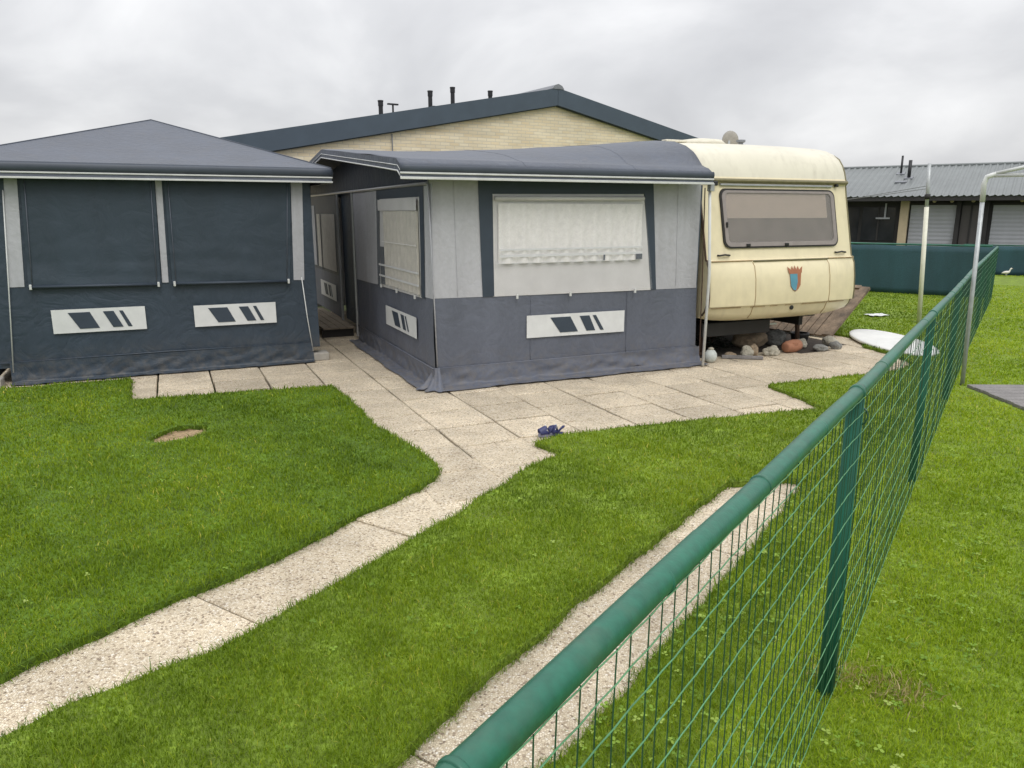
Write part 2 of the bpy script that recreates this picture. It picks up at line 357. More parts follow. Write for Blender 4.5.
# front valance and its pale trims
MB().grid(lambda s, t: (-.37 + 3.33 * s, -.162 - .010 * math.sin(t * 3.1) + .004 * nz3(s * 9, t, 0), 1.985 + .066 * t), 40, 4).obj('valance', 'roof_dark', aw, smooth=True, solid=.004)
MB().box((1.295, -.166, 1.978), (3.33, .012, .016)).obj('trim_strip', 'trim', aw, bevel=.003)
MB().grid(lambda s, t: (-.37 + 3.33 * s, -.158 + .004 * nz3(s * 9, t, 0), 1.945 + .026 * t), 30, 2).obj('valance', 'skirt', aw, solid=.004)
MB().box((1.295, -.166, 1.936), (3.33, .012, .022)).obj('trim_strip', 'trim', aw, bevel=.003)
# gable edge: fabric band with pale trim following the profile
gv = [-.16, -.06, .3, 1, 2, 2.7, 3.4, 4.2, 5, 6, 6.9]
MB().grid(lambda s, t: (-.355, gv[round(s * 10)], lcurve(gv[round(s * 10)]) - .10 * (1 - t)), 10, 1).obj('gable_band', 'roof', aw, solid=.004)
for dz, r in ((-.055, .004), (-.10, .007)):
    MB().tube([(-.362, v, lcurve(v) + dz) for v in gv], r, 6).obj('gable_trim', 'trim', aw, smooth=True)
# gable infill, recessed and dark; horizontal beam at eave height
MB().add([(.03, .10, 1.85), (.03, 6.7, 1.85), (.03, 6.7, 2.05), (.03, 3.4, 2.36), (.03, .30, 2.10), (.03, .1, 2.07)], [(0, 1, 2, 3, 4, 5)]).obj('gable_infill', 'navy', aw)
MB().tube([(-.035, .1, 1.905), (-.035, 6.6, 1.905)], .017, 8).obj('eave_beam', 'silver', aw)
for v in (.35, 3.4):
    MB().tube([(-.28, v, lcurve(v) - .03), (.02, v, lcurve(v) - .05)], .012, 6).obj('roof_bar', 'strip', aw)
# front wall
MB().box((1.54, WX + .03, 1.0), (3.0, .02, 1.86)).obj('wall_frame', 'strip', aw)
cloth([(0.0, .18), (3.04, .18), (3.02, .862), (-.01, .866)], 'x', WX, .010, 70, 16).obj('front_skirt', 'skirt', aw, smooth=True)
for q in ([(-.012, .86), (.50, .855), (.46, 1.97), (-.05, 1.97)], [(2.46, .845), (3.01, .84), (3.0, 1.97), (2.37, 1.97)]):
    cloth(q, 'x', WX - .004, .006, 14, 18).obj('light_panel', 'light', aw, smooth=True)
for q in ([(.48, .855), (.60, .855), (.585, 1.97), (.44, 1.97)], [(2.405, .845), (2.475, .845), (2.385, 1.97), (2.265, 1.97)], [(.57, 1.815), (2.29, 1.83), (2.29, 1.97), (.57, 1.97)]):
    cloth(q, 'x', WX - .010, .004, 8, 16).obj('dark_band', 'strip', aw, smooth=True)
win = cloth([(.588, .852), (2.415, .842), (2.275, 1.83), (.575, 1.82)], 'x', WX - .007, .003, 30, 16).obj('window', 'lining', aw, smooth=True)
def curt(x0, x1, z0, z1, off, amp, n, ph=0.):
    def fn(s, t):
        x = x0 + (x1 - x0) * s
        return (x, off + amp * math.sin(x * n + ph + .8 * nz3(x * 5, t * 1.5, 0)) * (.55 + .45 * (1 - t)), z0 + (z1 - z0) * t)
    return MB().grid(fn, 150, 8)
curt(.64, 2.26, 1.165, 1.73, WX - .026, .016, 40).obj('curtain', 'curtain', win, smooth=True)
curt(.64, 2.26, 1.288, 1.306, WX - .0445, .0012, 40, 1).obj('curtain_hem', 'white', win, smooth=True)
curt(.64, 2.26, 1.225, 1.25, WX - .0445, .0012, 40, 1).obj('curtain_hem', 'white', win, smooth=True)
MB().box((1.43, WX - .03, 1.166), (1.64, .004, .008)).obj('curtain_edge', 'trim', win)
for x, w in ((2.22, .075), (1.80, .02)):
    MB().box((x, WX - .0475, 1.20), (w, .002, .055)).obj('gap_in_curtain', 'strip', win)
MB().tube([(.6, WX - .035, 1.775), (2.26, WX - .035, 1.785)], .022, 8).obj('blind_roll', 'lining', win, smooth=True)
MB().grid(lambda s, t: ((.60 + 1.80 * s) * (1 - t) + (.59 + 1.67 * s) * t, WX - .052 + .003 * nz3(s * 6, t * 4, 2), .86 + (.94) * t), 20, 12).obj('pane', 'vinyl', win, smooth=True)
for x in (.83, 1.42, 2.19):
    MB().box((x, WX - .04, .845), (.022, .02, .045)).obj('window_peg', 'trim', win, bevel=.004)
emblem(aw, 'x', WX - .014, .945, 2.083, .42, .645, skew=-.005)
MB().tube([(0, WX - .012, .19), (1.5, WX - .016, .188), (3.04, WX - .012, .19)], .009, 6).obj('skirt_seam', 'skirt', aw, smooth=True)
mud_flap(aw, 'x', WX, -.03, 3.08, .19, .21, 'skirt')
MB().tube([(.006, WX - .012, .2), (-.018, WX - .016, 1.0), (-.045, WX - .014, 1.93)], .007, 6).obj('corner_seam', 'light', aw, smooth=True)
# side wall, window, emblem
SX = -.02
MB().box((SX + .03, 1.7, 1.0), (.02, 3.2, 1.8)).obj('wall_frame', 'strip', aw)
cloth([(.07, .18), (3.22, .18), (3.22, .80), (.07, .862)], 'y', SX, .010, 60, 14).obj('side_skirt', 'skirt', aw, smooth=True)
cloth([(.06, .858), (3.22, .796), (3.22, 1.9), (.03, 1.9)], 'y', SX - .004, .006, 50, 16).obj('light_panel', 'light', aw, smooth=True)
for q in ([(.30, .84), (.42, .84), (.40, 1.9), (.27, 1.9)], [(1.98, .815), (2.10, .815), (2.0, 1.9), (1.85, 1.9)], [(.3, 1.79), (1.95, 1.79), (1.95, 1.9), (.3, 1.9)]):
    cloth(q, 'y', SX - .010, .004, 6, 14).obj('dark_band', 'strip', aw, smooth=True)
sw = cloth([(.40, .835), (2.0, .815), (1.88, 1.80), (.38, 1.80)], 'y', SX - .008, .003, 24, 16).obj('window', 'lining', aw, smooth=True)
def curt_s(v0, v1, z0, z1, off, amp, n, m, nm):
    MB().grid(lambda s, t: (off + amp * math.sin((v0 + (v1 - v0) * s) * n + .8 * nz3(s * 5, t, 0)), v0 + (v1 - v0) * s, z0 + (z1 - z0) * t), 90, 6).obj(nm, m, sw, smooth=True)
curt_s(.44, 1.72, .86, 1.66, SX - .022, .008, 48, 'curtain_b', 'curtain')
curt_s(.44, 1.9, 1.665, 1.78, SX - .028, .006, 8, 'lining', 'blind_roll')
MB().box((SX - .017, 1.82, 1.06), (.004, .17, .42)).obj('gap_in_curtain', 'strip', sw)
for z in (.95, 1.07):
    MB().box((SX - .034, 1.16, z), (.004, 1.5, .02)).obj('curtain_hem', 'white', sw)
MB().box((SX - .034, 1.1, 1.33), (.003, 1.3, .008)).obj('curtain_edge', 'curtain', sw)
MB().grid(lambda s, t: (SX - .045 + .003 * nz3(s * 6, t * 4, 2), .40 + 1.56 * s, .84 + .95 * t), 16, 12).obj('pane', 'vinyl', sw, smooth=True)
for v in (.55, 1.2, 1.85):
    MB().box((SX - .035, v, .83), (.02, .022, .04)).obj('window_peg', 'trim', sw, bevel=.004)
emblem(aw, 'y', SX - .014, 1.74, .58, .405, .62, name='vent_emblem')
MB().tube([(SX - .014, .08, .19), (SX - .014, 3.2, .19)], .009, 6).obj('skirt_seam', 'skirt', aw, smooth=True)
mud_flap(aw, 'y', SX, .02, 3.1, .19, .17, 'skirt', seed=9)
# bunched fabric at the near corner
def bunch(s, t):
    q = s * math.pi * .5 + math.pi
    r = (.05 + .16 * t ** 1.2) * (1 + .16 * math.sin(s * 17) * t)
    return (.02 + r * math.cos(q) , .10 + r * math.sin(q), max(.012, .19 * (1 - t) ** 1.6 + .03 * math.sin(s * 14 + 1) * t * (1 - t) + .012))
MB().grid(bunch, 24, 10).obj('corner_flap', 'skirt', aw, smooth=True)
# doorway and far panel of the side wall
MB().box((SX + .05, 3.72, 1.03), (.02, .9, 1.74)).obj('door_panel', 'navy', aw)
for v in (3.25, 4.18):
    MB().tube([(SX - .01, v, .04), (SX - .01, v, 1.9)], .02, 8).obj('door_post', 'silver', aw)
cloth([(4.2, .15), (6.6, .15), (6.6, .76), (4.2, .76)], 'y', SX, .006, 30, 8).obj('side_skirt', 'skirt', aw, smooth=True)
cloth([(4.2, .755), (6.6, .755), (6.6, 1.9), (4.2, 1.9)], 'y', SX - .003, .004, 30, 12).obj('dark_band', 'strip', aw, smooth=True)
sw2 = cloth([(4.45, .80), (5.85, .80), (5.85, 1.62), (4.45, 1.62)], 'y', SX - .010, .003, 16, 10).obj('window', 'curtain_b', aw, smooth=True)
MB().box((SX - .02, 5.5, 1.2), (.006, .04, .85)).obj('mullion', 'strip', sw2)
cloth([(6.02, .80), (6.4, .80), (6.4, 1.75), (6.02, 1.75)], 'y', SX - .010, .003, 6, 10).obj('light_panel', 'light', aw, smooth=True)
emblem(aw, 'y', SX - .012, 5.75, 4.55, .36, .60)
# far and right closing walls of the tent
MB().box((1.5, 6.62, 1.0), (3.0, .02, 1.9)).obj('back_wall', 'light', aw)
# support pole at the caravan edge
MB().tube([(2.965, -.10, 1.93), (3.01, -.12, 1.0), (2.985, -.13, .012)], .016, 10).obj('support_pole', 'trim', aw, smooth=True)
MB().box((2.965, -.12, 1.90), (.05, .06, .08)).obj('pole_bracket', 'silver', aw, bevel=.005)
MB().tube([(3.0, .02, 1.9), (3.03, .02, 1.0), (3.05, .02, .1)], .006, 6).obj('keder_rail', 'rust', aw)

# ------------------------------------------------------------------ wooden step in the gap
st = thing('wooden_step', 'low wooden step board in the gap between the tents', 'step', A(-.24, 4.6), TA)
for k in range(4):
    MB().box((-.155 + k * .105, .0, .125), (.098, 2.3, .022)).obj('board', 'ply', st, bevel=.003)
for y in (-1.05, 0, 1.05):
    MB().box((0, y, .057), (.42, .07, .112)).obj('bearer', 'chassis', st)

# ------------------------------------------------------------------ navy tent on the left
LO = A(-3.72, 1.91)
gz = thing('garden_tent', 'dark navy garden tent with two lowered blinds and grey hip roof', 'tent', LO, TA)
XL, XR, YB = -.42, 3.16, 4.0
pk = (1.44, 2.0, 2.735); ez = 2.105
crn = [(XL, -.1, ez), (XR, -.1, ez), (XR, YB, ez), (XL, YB, ez)]
rb = MB()
for i in range(4):
    a, b = Vector(crn[i]), Vector(crn[(i + 1) % 4]); p = Vector(pk)
    def fn(s, t, a=a, b=b, p=p):
        q = a.lerp(b, s).lerp(p, t); sag = math.sin(math.pi * t) * math.sin(math.pi * s)
        q.z -= .035 * sag + .008 * nz3(q.x * 1.5, q.y * 1.5, 3) * sag; return q
    rb.grid(fn, 20, 14)
rb.obj('roof', 'roof', gz, smooth=False, solid=.005)
for c_ in crn:
    MB().tube([Vector(c_).lerp(Vector(pk), t) + Vector((0, 0, .004)) for t in np.linspace(0, 1, 8)], .007, 6).obj('hip_seam', 'roof_dark', gz, smooth=True)
per = crn + [crn[0]]
vb = MB(); tb = MB(); tb2 = MB()
for i in range(4):
    a, b = Vector(per[i]), Vector(per[i + 1]); n = (b - a).normalized(); o = Vector((n.y, -n.x, 0))
    def fv(s, t, a=a, b=b, o=o):
        q = a.lerp(b, s); q.z -= .085 * (1 - t); return q + o * (.014 * math.sin(t * 3.14) + .004 * nz3(q.x * 3, q.y * 3, t))
    vb.grid(fv, 30, 4)
    L = (b - a).length; mid = (a + b) / 2 + o * .004
    tb.box((mid.x, mid.y, ez - .095), (L, .014, .014), rz=math.atan2(n.y, n.x))
    tb2.box((mid.x, mid.y, ez - .142), (L, .014, .018), rz=math.atan2(n.y, n.x))
vb.obj('valance', 'roof_dark', gz, smooth=True, solid=.004)
tb.obj('trim_strip', 'trim', gz, bevel=.002); tb2.obj('trim_strip', 'trim', gz, bevel=.002)
vb2 = MB()
for i in range(4):
    a, b = Vector(per[i]), Vector(per[i + 1])
    vb2.grid(lambda s, t, a=a, b=b: (lambda q: (q.x, q.y, ez - .136 + .036 * t))(a.lerp(b, s)), 10, 1)
vb2.obj('valance', 'skirt', gz, solid=.003)
def sl(z): return .03 + .012 * (1.9 - z)            # the front leans a little
cloth([(-.20, .16), (2.96, .16), (2.95, 1.99), (-.20, 1.99)], 'x', .05, .010, 80, 40).obj('front_wall', 'navy', gz, smooth=True)
cloth([(0.05, .16), (3.9, .16), (3.9, 1.99), (0.05, 1.99)], 'y', 2.955, .008, 60, 24).obj('side_wall', 'navy', gz, smooth=True)
cloth([(0.05, .02), (3.9, .02), (3.9, 1.99), (0.05, 1.99)], 'y', -.20, .008, 40, 20).obj('side_wall', 'navy', gz, smooth=True)
MB().box((1.4, 3.9, 1.0), (3.1, .02, 1.98)).obj('back_wall', 'navy', gz)
for q in ([(.06, .945), (.19, .945), (.255, 1.985), (.15, 1.985)], [(2.715, .92), (2.83, .915), (2.87, 1.985), (2.75, 1.985)], [(1.40, .94), (1.46, .94), (1.49, 1.985), (1.43, 1.985)]):
    cloth(q, 'x', .042, .010, 6, 24).obj('light_strip', 'light', gz, smooth=True)
for (q, xs) in (([(.225, .955), (1.385, .94), (1.425, 1.975), (.28, 1.985)], (.13, 1.365)), ([(1.495, .94), (2.675, .925), (2.745, 1.975), (1.51, 1.98)], (1.49, 2.645))):
    def bf(s, t, q=q):
        x = (q[0][0] * (1 - s) + q[1][0] * s) * (1 - t) + (q[3][0] * (1 - s) + q[2][0] * s) * t
        z = (q[0][1] * (1 - s) + q[1][1] * s) * (1 - t) + (q[3][1] * (1 - s) + q[2][1] * s) * t
        return (x, .024 + wrinkle(x, z, .007, 2.5) - .012 * (1 - t) ** 6 + .010 * nz3(x * 1.6, z * 9, 3) * (1 - t) ** 2, z)
    bl = MB().grid(bf, 50, 44).obj('blind', 'blind', gz, smooth=True)
    for i in (0, 1):
        c0, c1 = (q[0], q[3]) if i == 0 else (q[1], q[2])
        sx = .035 if i == 0 else -.035
        MB().tube([(c0[0] + sx, .008, c0[1] + .01), ((c0[0] + c1[0]) / 2 + sx, .010, (c0[1] + c1[1]) / 2), (c1[0] + sx, .012, c1[1] - .02)], .004, 6).obj('guide_cord', 'skirt', bl, smooth=True)
        MB().box((c0[0] + (.02 if i == 0 else -.02), .0, c0[1] - .012), (.022, .03, .05)).obj('bar_end', 'trim', bl, bevel=.005)
    MB().tube([(q[0][0], .006, q[0][1] - .012), (q[1][0], .006, q[1][1] - .012)], .015, 8).obj('bottom_bar', 'strip', bl, smooth=True)
TBAR = ((.17, .40, .28, .49), (.54, .655, .635, .745), (.715, .755, .80, .845))
emblem(gz, 'x', .030, .381, 1.213, .475, .71, bars=TBAR)
emblem(gz, 'x', .030, 1.673, 2.503, .465, .69, bars=TBAR)
MB().tube([(2.80, .028, .95), (2.835, .022, .5), (2.875, .014, .12)], .006, 6).obj('zip_line', 'trim', gz, smooth=True)
MB().tube([(.13, .028, 1.85), (.06, .022, .9), (.0, .014, .12)], .006, 6).obj('zip_line', 'trim', gz, smooth=True)
MB().tube([(-.1, .03, .215), (1.4, .026, .225), (2.86, .03, .21)], .008, 6).obj('skirt_seam', 'navy', gz, smooth=True)
mud_flap(gz, 'x', .04, -.02, 2.88, .215, .13, 'navy', seed=21)
for x in (.06, 2.9):
    MB().tube([(x, .3, .02), (x, .3, 2.05)], .018, 8).obj('pole', 'silver', gz)
# concrete feet at the tent corners
def foot(loc, label):
    o = MB().box((0, 0, .045), (.19, .19, .09)).obj('concrete_footing', 'conc', bevel=.012)
    place(o, loc, TA); return tag(o, label, 'footing', 'concrete feet of the navy tent')
f1 = foot(A(-.76, 2.02), 'small concrete block under the right corner of the navy tent')
f2 = f1.copy(); COL.objects.link(f2); f2.location = A(-3.90, 1.86); f2['label'] = 'small concrete block under the left corner of the navy tent'

# ------------------------------------------------------------------ caravan
CW = 2.16
cv = thing('caravan', 'cream touring caravan with one wide front window and a crest emblem', 'caravan', A(3.11, .02), TA)
prof = [(.14, .44), (.05, .475), (.0, .53), (-.025, .60), (-.035, .615), (-.055, .63), (-.06, .74), (-.045, .92), (-.02, 1.06), (.0, 1.10), (.0, 1.125), (.03, 1.135), (.035, 1.15), (.055, 1.24), (.115, 1.5), (.19, 1.82), (.218, 1.955), (.205, 1.975), (.205, 1.995), (.225, 2.03),
        (.25, 2.11), (.29, 2.19), (.35, 2.265), (.43, 2.325), (.55, 2.375), (.72, 2.412), (1.0, 2.432), (2.6, 2.445), (4.3, 2.43), (4.7, 2.38), (4.95, 2.26), (5.06, 2.05), (5.14, 1.2), (5.14, .62), (5.05, .44)]
SPL = 19                                     # profile index where the roof starts
def bow(x): return 1 - (2 * x / CW - 1) ** 2
def cpt(x, i):
    y, z = prof[i]; e = min(x, CW - x)
    if y < .3 and z < 1.14: y -= .055 * bow(x) * min(1, (1.14 - z) / .1)
    if z < .62 and y < .3:
        z += .05 * (1 - bow(x)) ** 3
    if z > 2.2: z += .018 * bow(x)
    if e < .03 and z > 2.3: z -= (.03 - e) * .5
    if e < .03 and y < 1: y += (.03 - e) * .6
    return (x, y, z)
xs = [0, .012, .03] + [.03 + (CW - .06) * k / 14 for k in range(1, 14)] + [CW - .03, CW - .012, CW]
n = len(prof)
def skin(i0, i1, nm, m):
    vs = [cpt(x, i) for i in range(i0, i1 + 1) for x in xs]; w = len(xs)
    fs = [(j * w + i, j * w + i + 1, (j + 1) * w + i + 1, (j + 1) * w + i) for j in range(i1 - i0) for i in range(w - 1)]
    mb = MB().add(vs, fs)
    if nm == 'body':
        for x in (0, CW):
            mb.add([cpt(x, i) for i in range(n)], [tuple(range(n)) if x == 0 else tuple(range(n - 1, -1, -1))])
    o = mb.obj(nm, m, cv, smooth=True)
    md = o.modifiers.new('edge', 'EDGE_SPLIT'); md.split_angle = R(38)
    return o
body = skin(0, SPL, 'body', 'cream')
skin(SPL, n - 1, 'roof', 'creamt')
MB().add([cpt(x, i) for i in (n - 1, 0) for x in (0, CW)], [(0, 1, 3, 2)]).obj('floor', 'chassis', cv)
# piping along both side edges
for x in (-.004, CW + .004):
    MB().tube([(x, cpt(min(max(x, 0), CW), i)[1], cpt(min(max(x, 0), CW), i)[2]) for i in range(1, n - 1)], .011, 6).obj('edge_piping', 'rust' if x < 0 else 'olive', cv, smooth=True)
def face(x, z, o):                           # point on the leaning upper front, o proud of it
    zz = [1.135, 1.24, 1.5, 1.82, 1.955]; yy = [.03, .055, .115, .19, .218]
    y = np.interp(z, zz, yy); return Vector((x, y - o * .972, z + o * -.23 * -1 * -1))
def rrect(x0, x1, z0, z1, r, tx=0., n=6):
    pts = []
    for cx, cz, a0 in ((x1 - r, z0 + r, -90), (x1 - r, z1 - r, 0), (x0 + r, z1 - r, 90), (x0 + r, z0 + r, 180)):
        for k in range(n + 1):
            q = R(a0 + 90 * k / n); pts.append((cx + r * math.cos(q), cz + r * math.sin(q)))
    return pts
def plate(pts, o0, o1): 
    p0 = [face(x, z, o0) for x, z in pts]; p1 = [face(x, z, o1) for x, z in pts]; k = len(pts)
    return MB().add(p0 + p1, [tuple(range(k)), tuple(range(2 * k - 1, k - 1, -1))] + [(i, k + i, k + (i + 1) % k, (i + 1) % k) for i in range(k)])
def ring(po, pi, o0, o1):
    k = len(po); mb = MB()
    vs = [face(x, z, o0) for x, z in po] + [face(x, z, o1) for x, z in po] + [face(x, z, o1) for x, z in pi] + [face(x, z, o0) for x, z in pi]
    fs = []
    for i in range(k):
        j = (i + 1) % k
        for a in range(3): fs.append((a * k + i, a * k + j, (a + 1) * k + j, (a + 1) * k + i))
    return mb.add(vs, fs)
wo = rrect(.235, 1.935, 1.262, 1.905, .085); wi = rrect(.30, 1.865, 1.325, 1.865, .05); wm = rrect(.255, 1.915, 1.282, 1.89, .075)
fw = ring(wo, wm, -.004, .022).obj('front_window', 'chassis', cv)
ring(wm, wi, .0, .030).obj('window_surround', 'rubber', fw)
plate(wi, .001, .006).obj('net_curtain', 'wdark', fw)
plate(rrect(.31, 1.80, 1.585, 1.86, .01), .008, .012).obj('blind', 'wblind', fw)
plate(wi, .022, .026).obj('pane', 'acryl', fw)
for x in (.56, 1.12):
    MB().box(face(x, 1.298, .036), (.05, .02, .03)).obj('window_catch', 'black', fw, bevel=.004)
MB().box(face(.285, 1.52, .036), (.02, .02, .06)).obj('window_catch', 'black', fw, bevel=.004)
# strips above the window
MB().tube([(0.02, .195, 1.99), (CW - .02, .195, 1.99)], .022, 8).obj('rain_gutter', 'olive', cv)
MB().box((1.08, .205, 1.945), (1.66, .03, .022)).obj('window_hinge_rail', 'silver', cv, bevel=.004)
MB().box((.16, .18, 1.955), (.055, .05, .05)).obj('marker_lamp', 'black', cv, bevel=.01)
MB().box((CW - .19, .19, 1.955), (.04, .04, .03)).obj('marker_lamp', 'black', cv, bevel=.008)
# grab handles
for x in (.22, CW - .20):
    h = MB().tube([face(x - .075, 1.185, .0), face(x - .07, 1.19, .03), face(x, 1.20, .036), face(x + .07, 1.19, .03), face(x + .075, 1.185, 0)], .010, 8)
    h.obj('grab_handle', 'black', cv, smooth=True)
# gas locker lid seams, lip and lock
def low(x, z, o):
    zz = [.44, .475, .53, .60, .615, .63, .74, .92, 1.06, 1.10, 1.125]; yy = [.14, .05, .0, -.025, -.035, -.055, -.06, -.045, -.02, .0, .0]
    return Vector((x, np.interp(z, zz, yy) - .055 * bow(x) * min(1, (1.14 - z) / .1) - o, z))
for x in (.60, 1.72):
    MB().tube([low(x - .01, z, .0015) for z in (1.10, 1.06, .92, .74, .63, .615, .60, .53, .475)], .004, 6).obj('locker_seam', 'creamline', cv, smooth=True)
MB().tube([low(.60 + 1.12 * k / 10, 1.118, .012) for k in range(11)], .010, 6).obj('locker_lip', 'olive', cv, smooth=True)
for x0, x1 in ((.03, .59), (1.73, CW - .03)):
    MB().tube([low(x0 + (x1 - x0) * k / 6, 1.122, .006) for k in range(7)], .007, 6).obj('waist_moulding', 'creamline', cv, smooth=True)
for x0, x1 in ((.03, .42), (.55, .75), (.83, .93), (1.05, 1.13), (1.3, 1.68), (1.74, 2.0)):
    MB().tube([low(x0 + (x1 - x0) * k / 4, .612, .003) for k in range(5)], .005, 6).obj('scuffed_edge', 'creamline', cv, smooth=True)
MB().lathe([(.026, 0), (.026, .012), (.014, .016)], n=14).obj('lock', 'black', cv).matrix_local = Matrix.Translation(low(1.16, .575, 0)) @ Matrix.Rotation(R(90), 4, 'X')
# crest: shield with five-point crown
em_c = (1.155, .905)
def cr(p, o): return low(em_c[0] + p[0], em_c[1] + p[1], o)
sh = [(-.085, .07), (-.068, -.08), (-.03, -.125), (.005, -.14), (.045, -.115), (.078, -.07), (.088, .07)]
crown = [(-.095, .068), (-.112, .14), (-.06, .10), (-.045, .145), (-.02, .102), (0, .15), (.02, .102), (.048, .145), (.06, .10), (.112, .14), (.098, .068)]
cre = MB().prism([cr(p, .004) for p in sh], (0, -.003, 0)).obj('crest', 'terra', cv)
MB().prism([cr(p, .004) for p in crown], (0, -.003, 0)).obj('crest_crown', 'terra', cre)
MB().prism([cr(p, .0085) for p in [(-.084, .058), (-.067, -.08), (-.03, -.122), (.008, -.13), (.03, -.03), (.026, .058)]], (0, -.003, 0)).obj('crest_field', 'sky_blue', cre)
# chassis, axle, wheels, steadies
MB().box((1.08, 2.7, .40), (1.9, 4.6, .05)).obj('underfloor', 'chassis', cv)
for x in (.45, 1.7):
    MB().box((x, 2.6, .34), (.06, 4.6, .10)).obj('chassis_rail', 'chassis', cv)
MB().box((.62, .55, .33), (1.0, .7, .16)).obj('underfloor_box', 'chassis', cv, bevel=.01)
MB().box((.98, .22, .345), (.5, .02, .02)).obj('number_rail', 'silver', cv)
for x in (.06, CW - .06):
    w = MB().lathe([(.17, -.08), (.28, -.085), (.305, -.05), (.305, .05), (.28, .085), (.17, .08)], n=28).obj('wheel', 'tyre', cv, smooth=False)
    w.matrix_local = Matrix.Translation((x, 2.75, .305)) @ Matrix.Rotation(R(90), 4, 'Y')
    MB().lathe([(.05, -.09), (.17, -.06), (.17, .06), (.05, .09)], n=20).obj('rim', 'silver', w)
for x in (.3, 1.80):
    s_ = MB().tube([(x - .05, .42, .42), (x + .0, .44, .2), (x + .03, .45, .03)], .028, 8).obj('corner_steady', 'rust', cv)
    MB().tube([(x + .20, .6, .42), (x + .02, .45, .24)], .018, 8).obj('steady_brace', 'rust', s_)
    MB().box((x + .03, .45, .018), (.13, .10, .03)).obj('steady_foot', 'rust', s_)
# roof hatch, vent, dish
MB().lathe([(.30, 0), (.32, .03), (.27, .075), (.12, .095), (.02, .1)], c=(.75, 1.25, 2.43), n=24).obj('roof_hatch', 'creamt', cv, smooth=True)
MB().box((.16, .95, 2.455), (.30, .1, .03)).obj('roof_rail', 'creamt', cv, bevel=.01)
MB().lathe([(.03, 0), (.03, .05), (.055, .06), (.055, .085), (.01, .09)], c=(1.14, .95, 2.42), n=12).obj('roof_vent', 'lead', cv)
ds = MB().lathe([(.0, .0), (.06, .006), (.12, .025), (.165, .05), (.16, .055), (.115, .032), (.06, .013), (.001, .008)], n=20).obj('satellite_dish', 'conc', cv, smooth=True)
ds.matrix_local = Matrix.Translation((1.62, 1.75, 2.58)) @ Matrix.Rotation(R(20), 4, 'Z') @ Matrix.Rotation(R(80), 4, 'Y') @ Matrix.Scale(.75, 4)
MB().tube([(1.62, 1.75, 2.43), (1.63, 1.75, 2.58)], .018, 8).obj('dish_mount', 'steel', cv)

# ------------------------------------------------------------------ ground, paving, lawns
g = MB().add([(-250, -150, -.08), (250, -150, -.08), (250, 350, -.08), (-250, 350, -.08)], [(0, 1, 2, 3)]).obj('ground', 'ground')
tag(g, 'dark earth and rough turf under the whole site', 'ground', kind='structure')

def slab_mesh(slabs, name, label):
    """slabs: (cx, cy, w, l, rz, z) -> one mesh of chamfered slabs with a tone per slab"""
    vs = []; fs = []; tone = []
    for cx, cy, w, l_, rz, z in slabs:
        c, s = math.cos(rz), math.sin(rz); o = len(vs); ch = .006; tx, ty = random.uniform(-.004, .004), random.uniform(-.004, .004)
        for (k, zz) in ((0, z - .045), (0, z - ch), (ch, z)):
            for sx, sy in ((-1, -1), (1, -1), (1, 1), (-1, 1)):
                x = sx * (w / 2 - k); y = sy * (l_ / 2 - k)
                vs.append((cx + c * x - s * y, cy + s * x + c * y, zz + (tx * x + ty * y) * 2))
        fs.append((o + 8, o + 9, o + 10, o + 11))
        for a in (0, 4):
            for i in range(4): fs.append((o + a + i, o + a + (i + 1) % 4, o + a + 4 + (i + 1) % 4, o + a + 4 + i))
        tone += [random.uniform(.83, 1.02) * (.9 if random.random() < .12 else 1)] * 12
    me = bpy.data.meshes.new(name); me.from_pydata(vs, [], fs); me.materials.append(M['paving'])
    at = me.attributes.new('tone', 'FLOAT', 'POINT'); at.data.foreach_set('value', tone)
    o = bpy.data.objects.new(name, me); COL.objects.link(o)
    return tag(o, label, 'paving', kind='structure')
sl_ = []
for k in range(-8, 14):
    u = -.70 + .5 * k
    offv = [0, -.02, .0, .25, -.03, .22, .0, .1][k % 8]
    for j in range(-6, 14):
        v = .25 + .5 * j + offv - .22
        if v < -2.5 or v > 6.5: continue
        if 3.1 < u < 5.5 and v > .12: continue
        if u < -1.0 and v < .55: continue
        if u > 5.2 and v > 1.2: continue
        p = A(u, v)
        q = p - FO
        fx = q.x * cf + q.y * sf
        if fx > -.3: continue
        gp = random.choice((.009, .012, .016, .02))
        sl_.append((p.x, p.y, .5 - gp, .5 - random.choice((.014, .018, .024)), TA + random.uniform(-.006, .006), random.uniform(-.003, .003)))
slab_mesh(sl_, 'terrace_paving', 'square pebble concrete slabs laid along the tent fronts')
def path(p0, p1, w, first, ln, z, name, label):
    a, b = Vector(p0), Vector(p1); d = (b - a); L = d.length; d.normalize(); rz = math.atan2(d.y, d.x); out = []; t = first
    gaps = [.016, .003, .004, .014, .003, .005]; i = 0
    while t < L:
        gp = gaps[i % 6]; c = a + d * (t + ln / 2)
        out.append((c.x, c.y, ln - gp, w, rz + random.uniform(-.004, .004), z + random.uniform(-.003, .002))); t += ln; i += 1
    slab_mesh(out, name, label)
path((-1.215, 2.91), (.05, 4.86), .62, -4.0, 1.0, -.006, 'garden_path', 'pale pebble slab path crossing the lawn to the terrace')
path((-.08, 1.98), (1.63, 4.44), .68, -4.0, .98, -.006, 'fence_path', 'pale pebble slab path beside the long green fence')

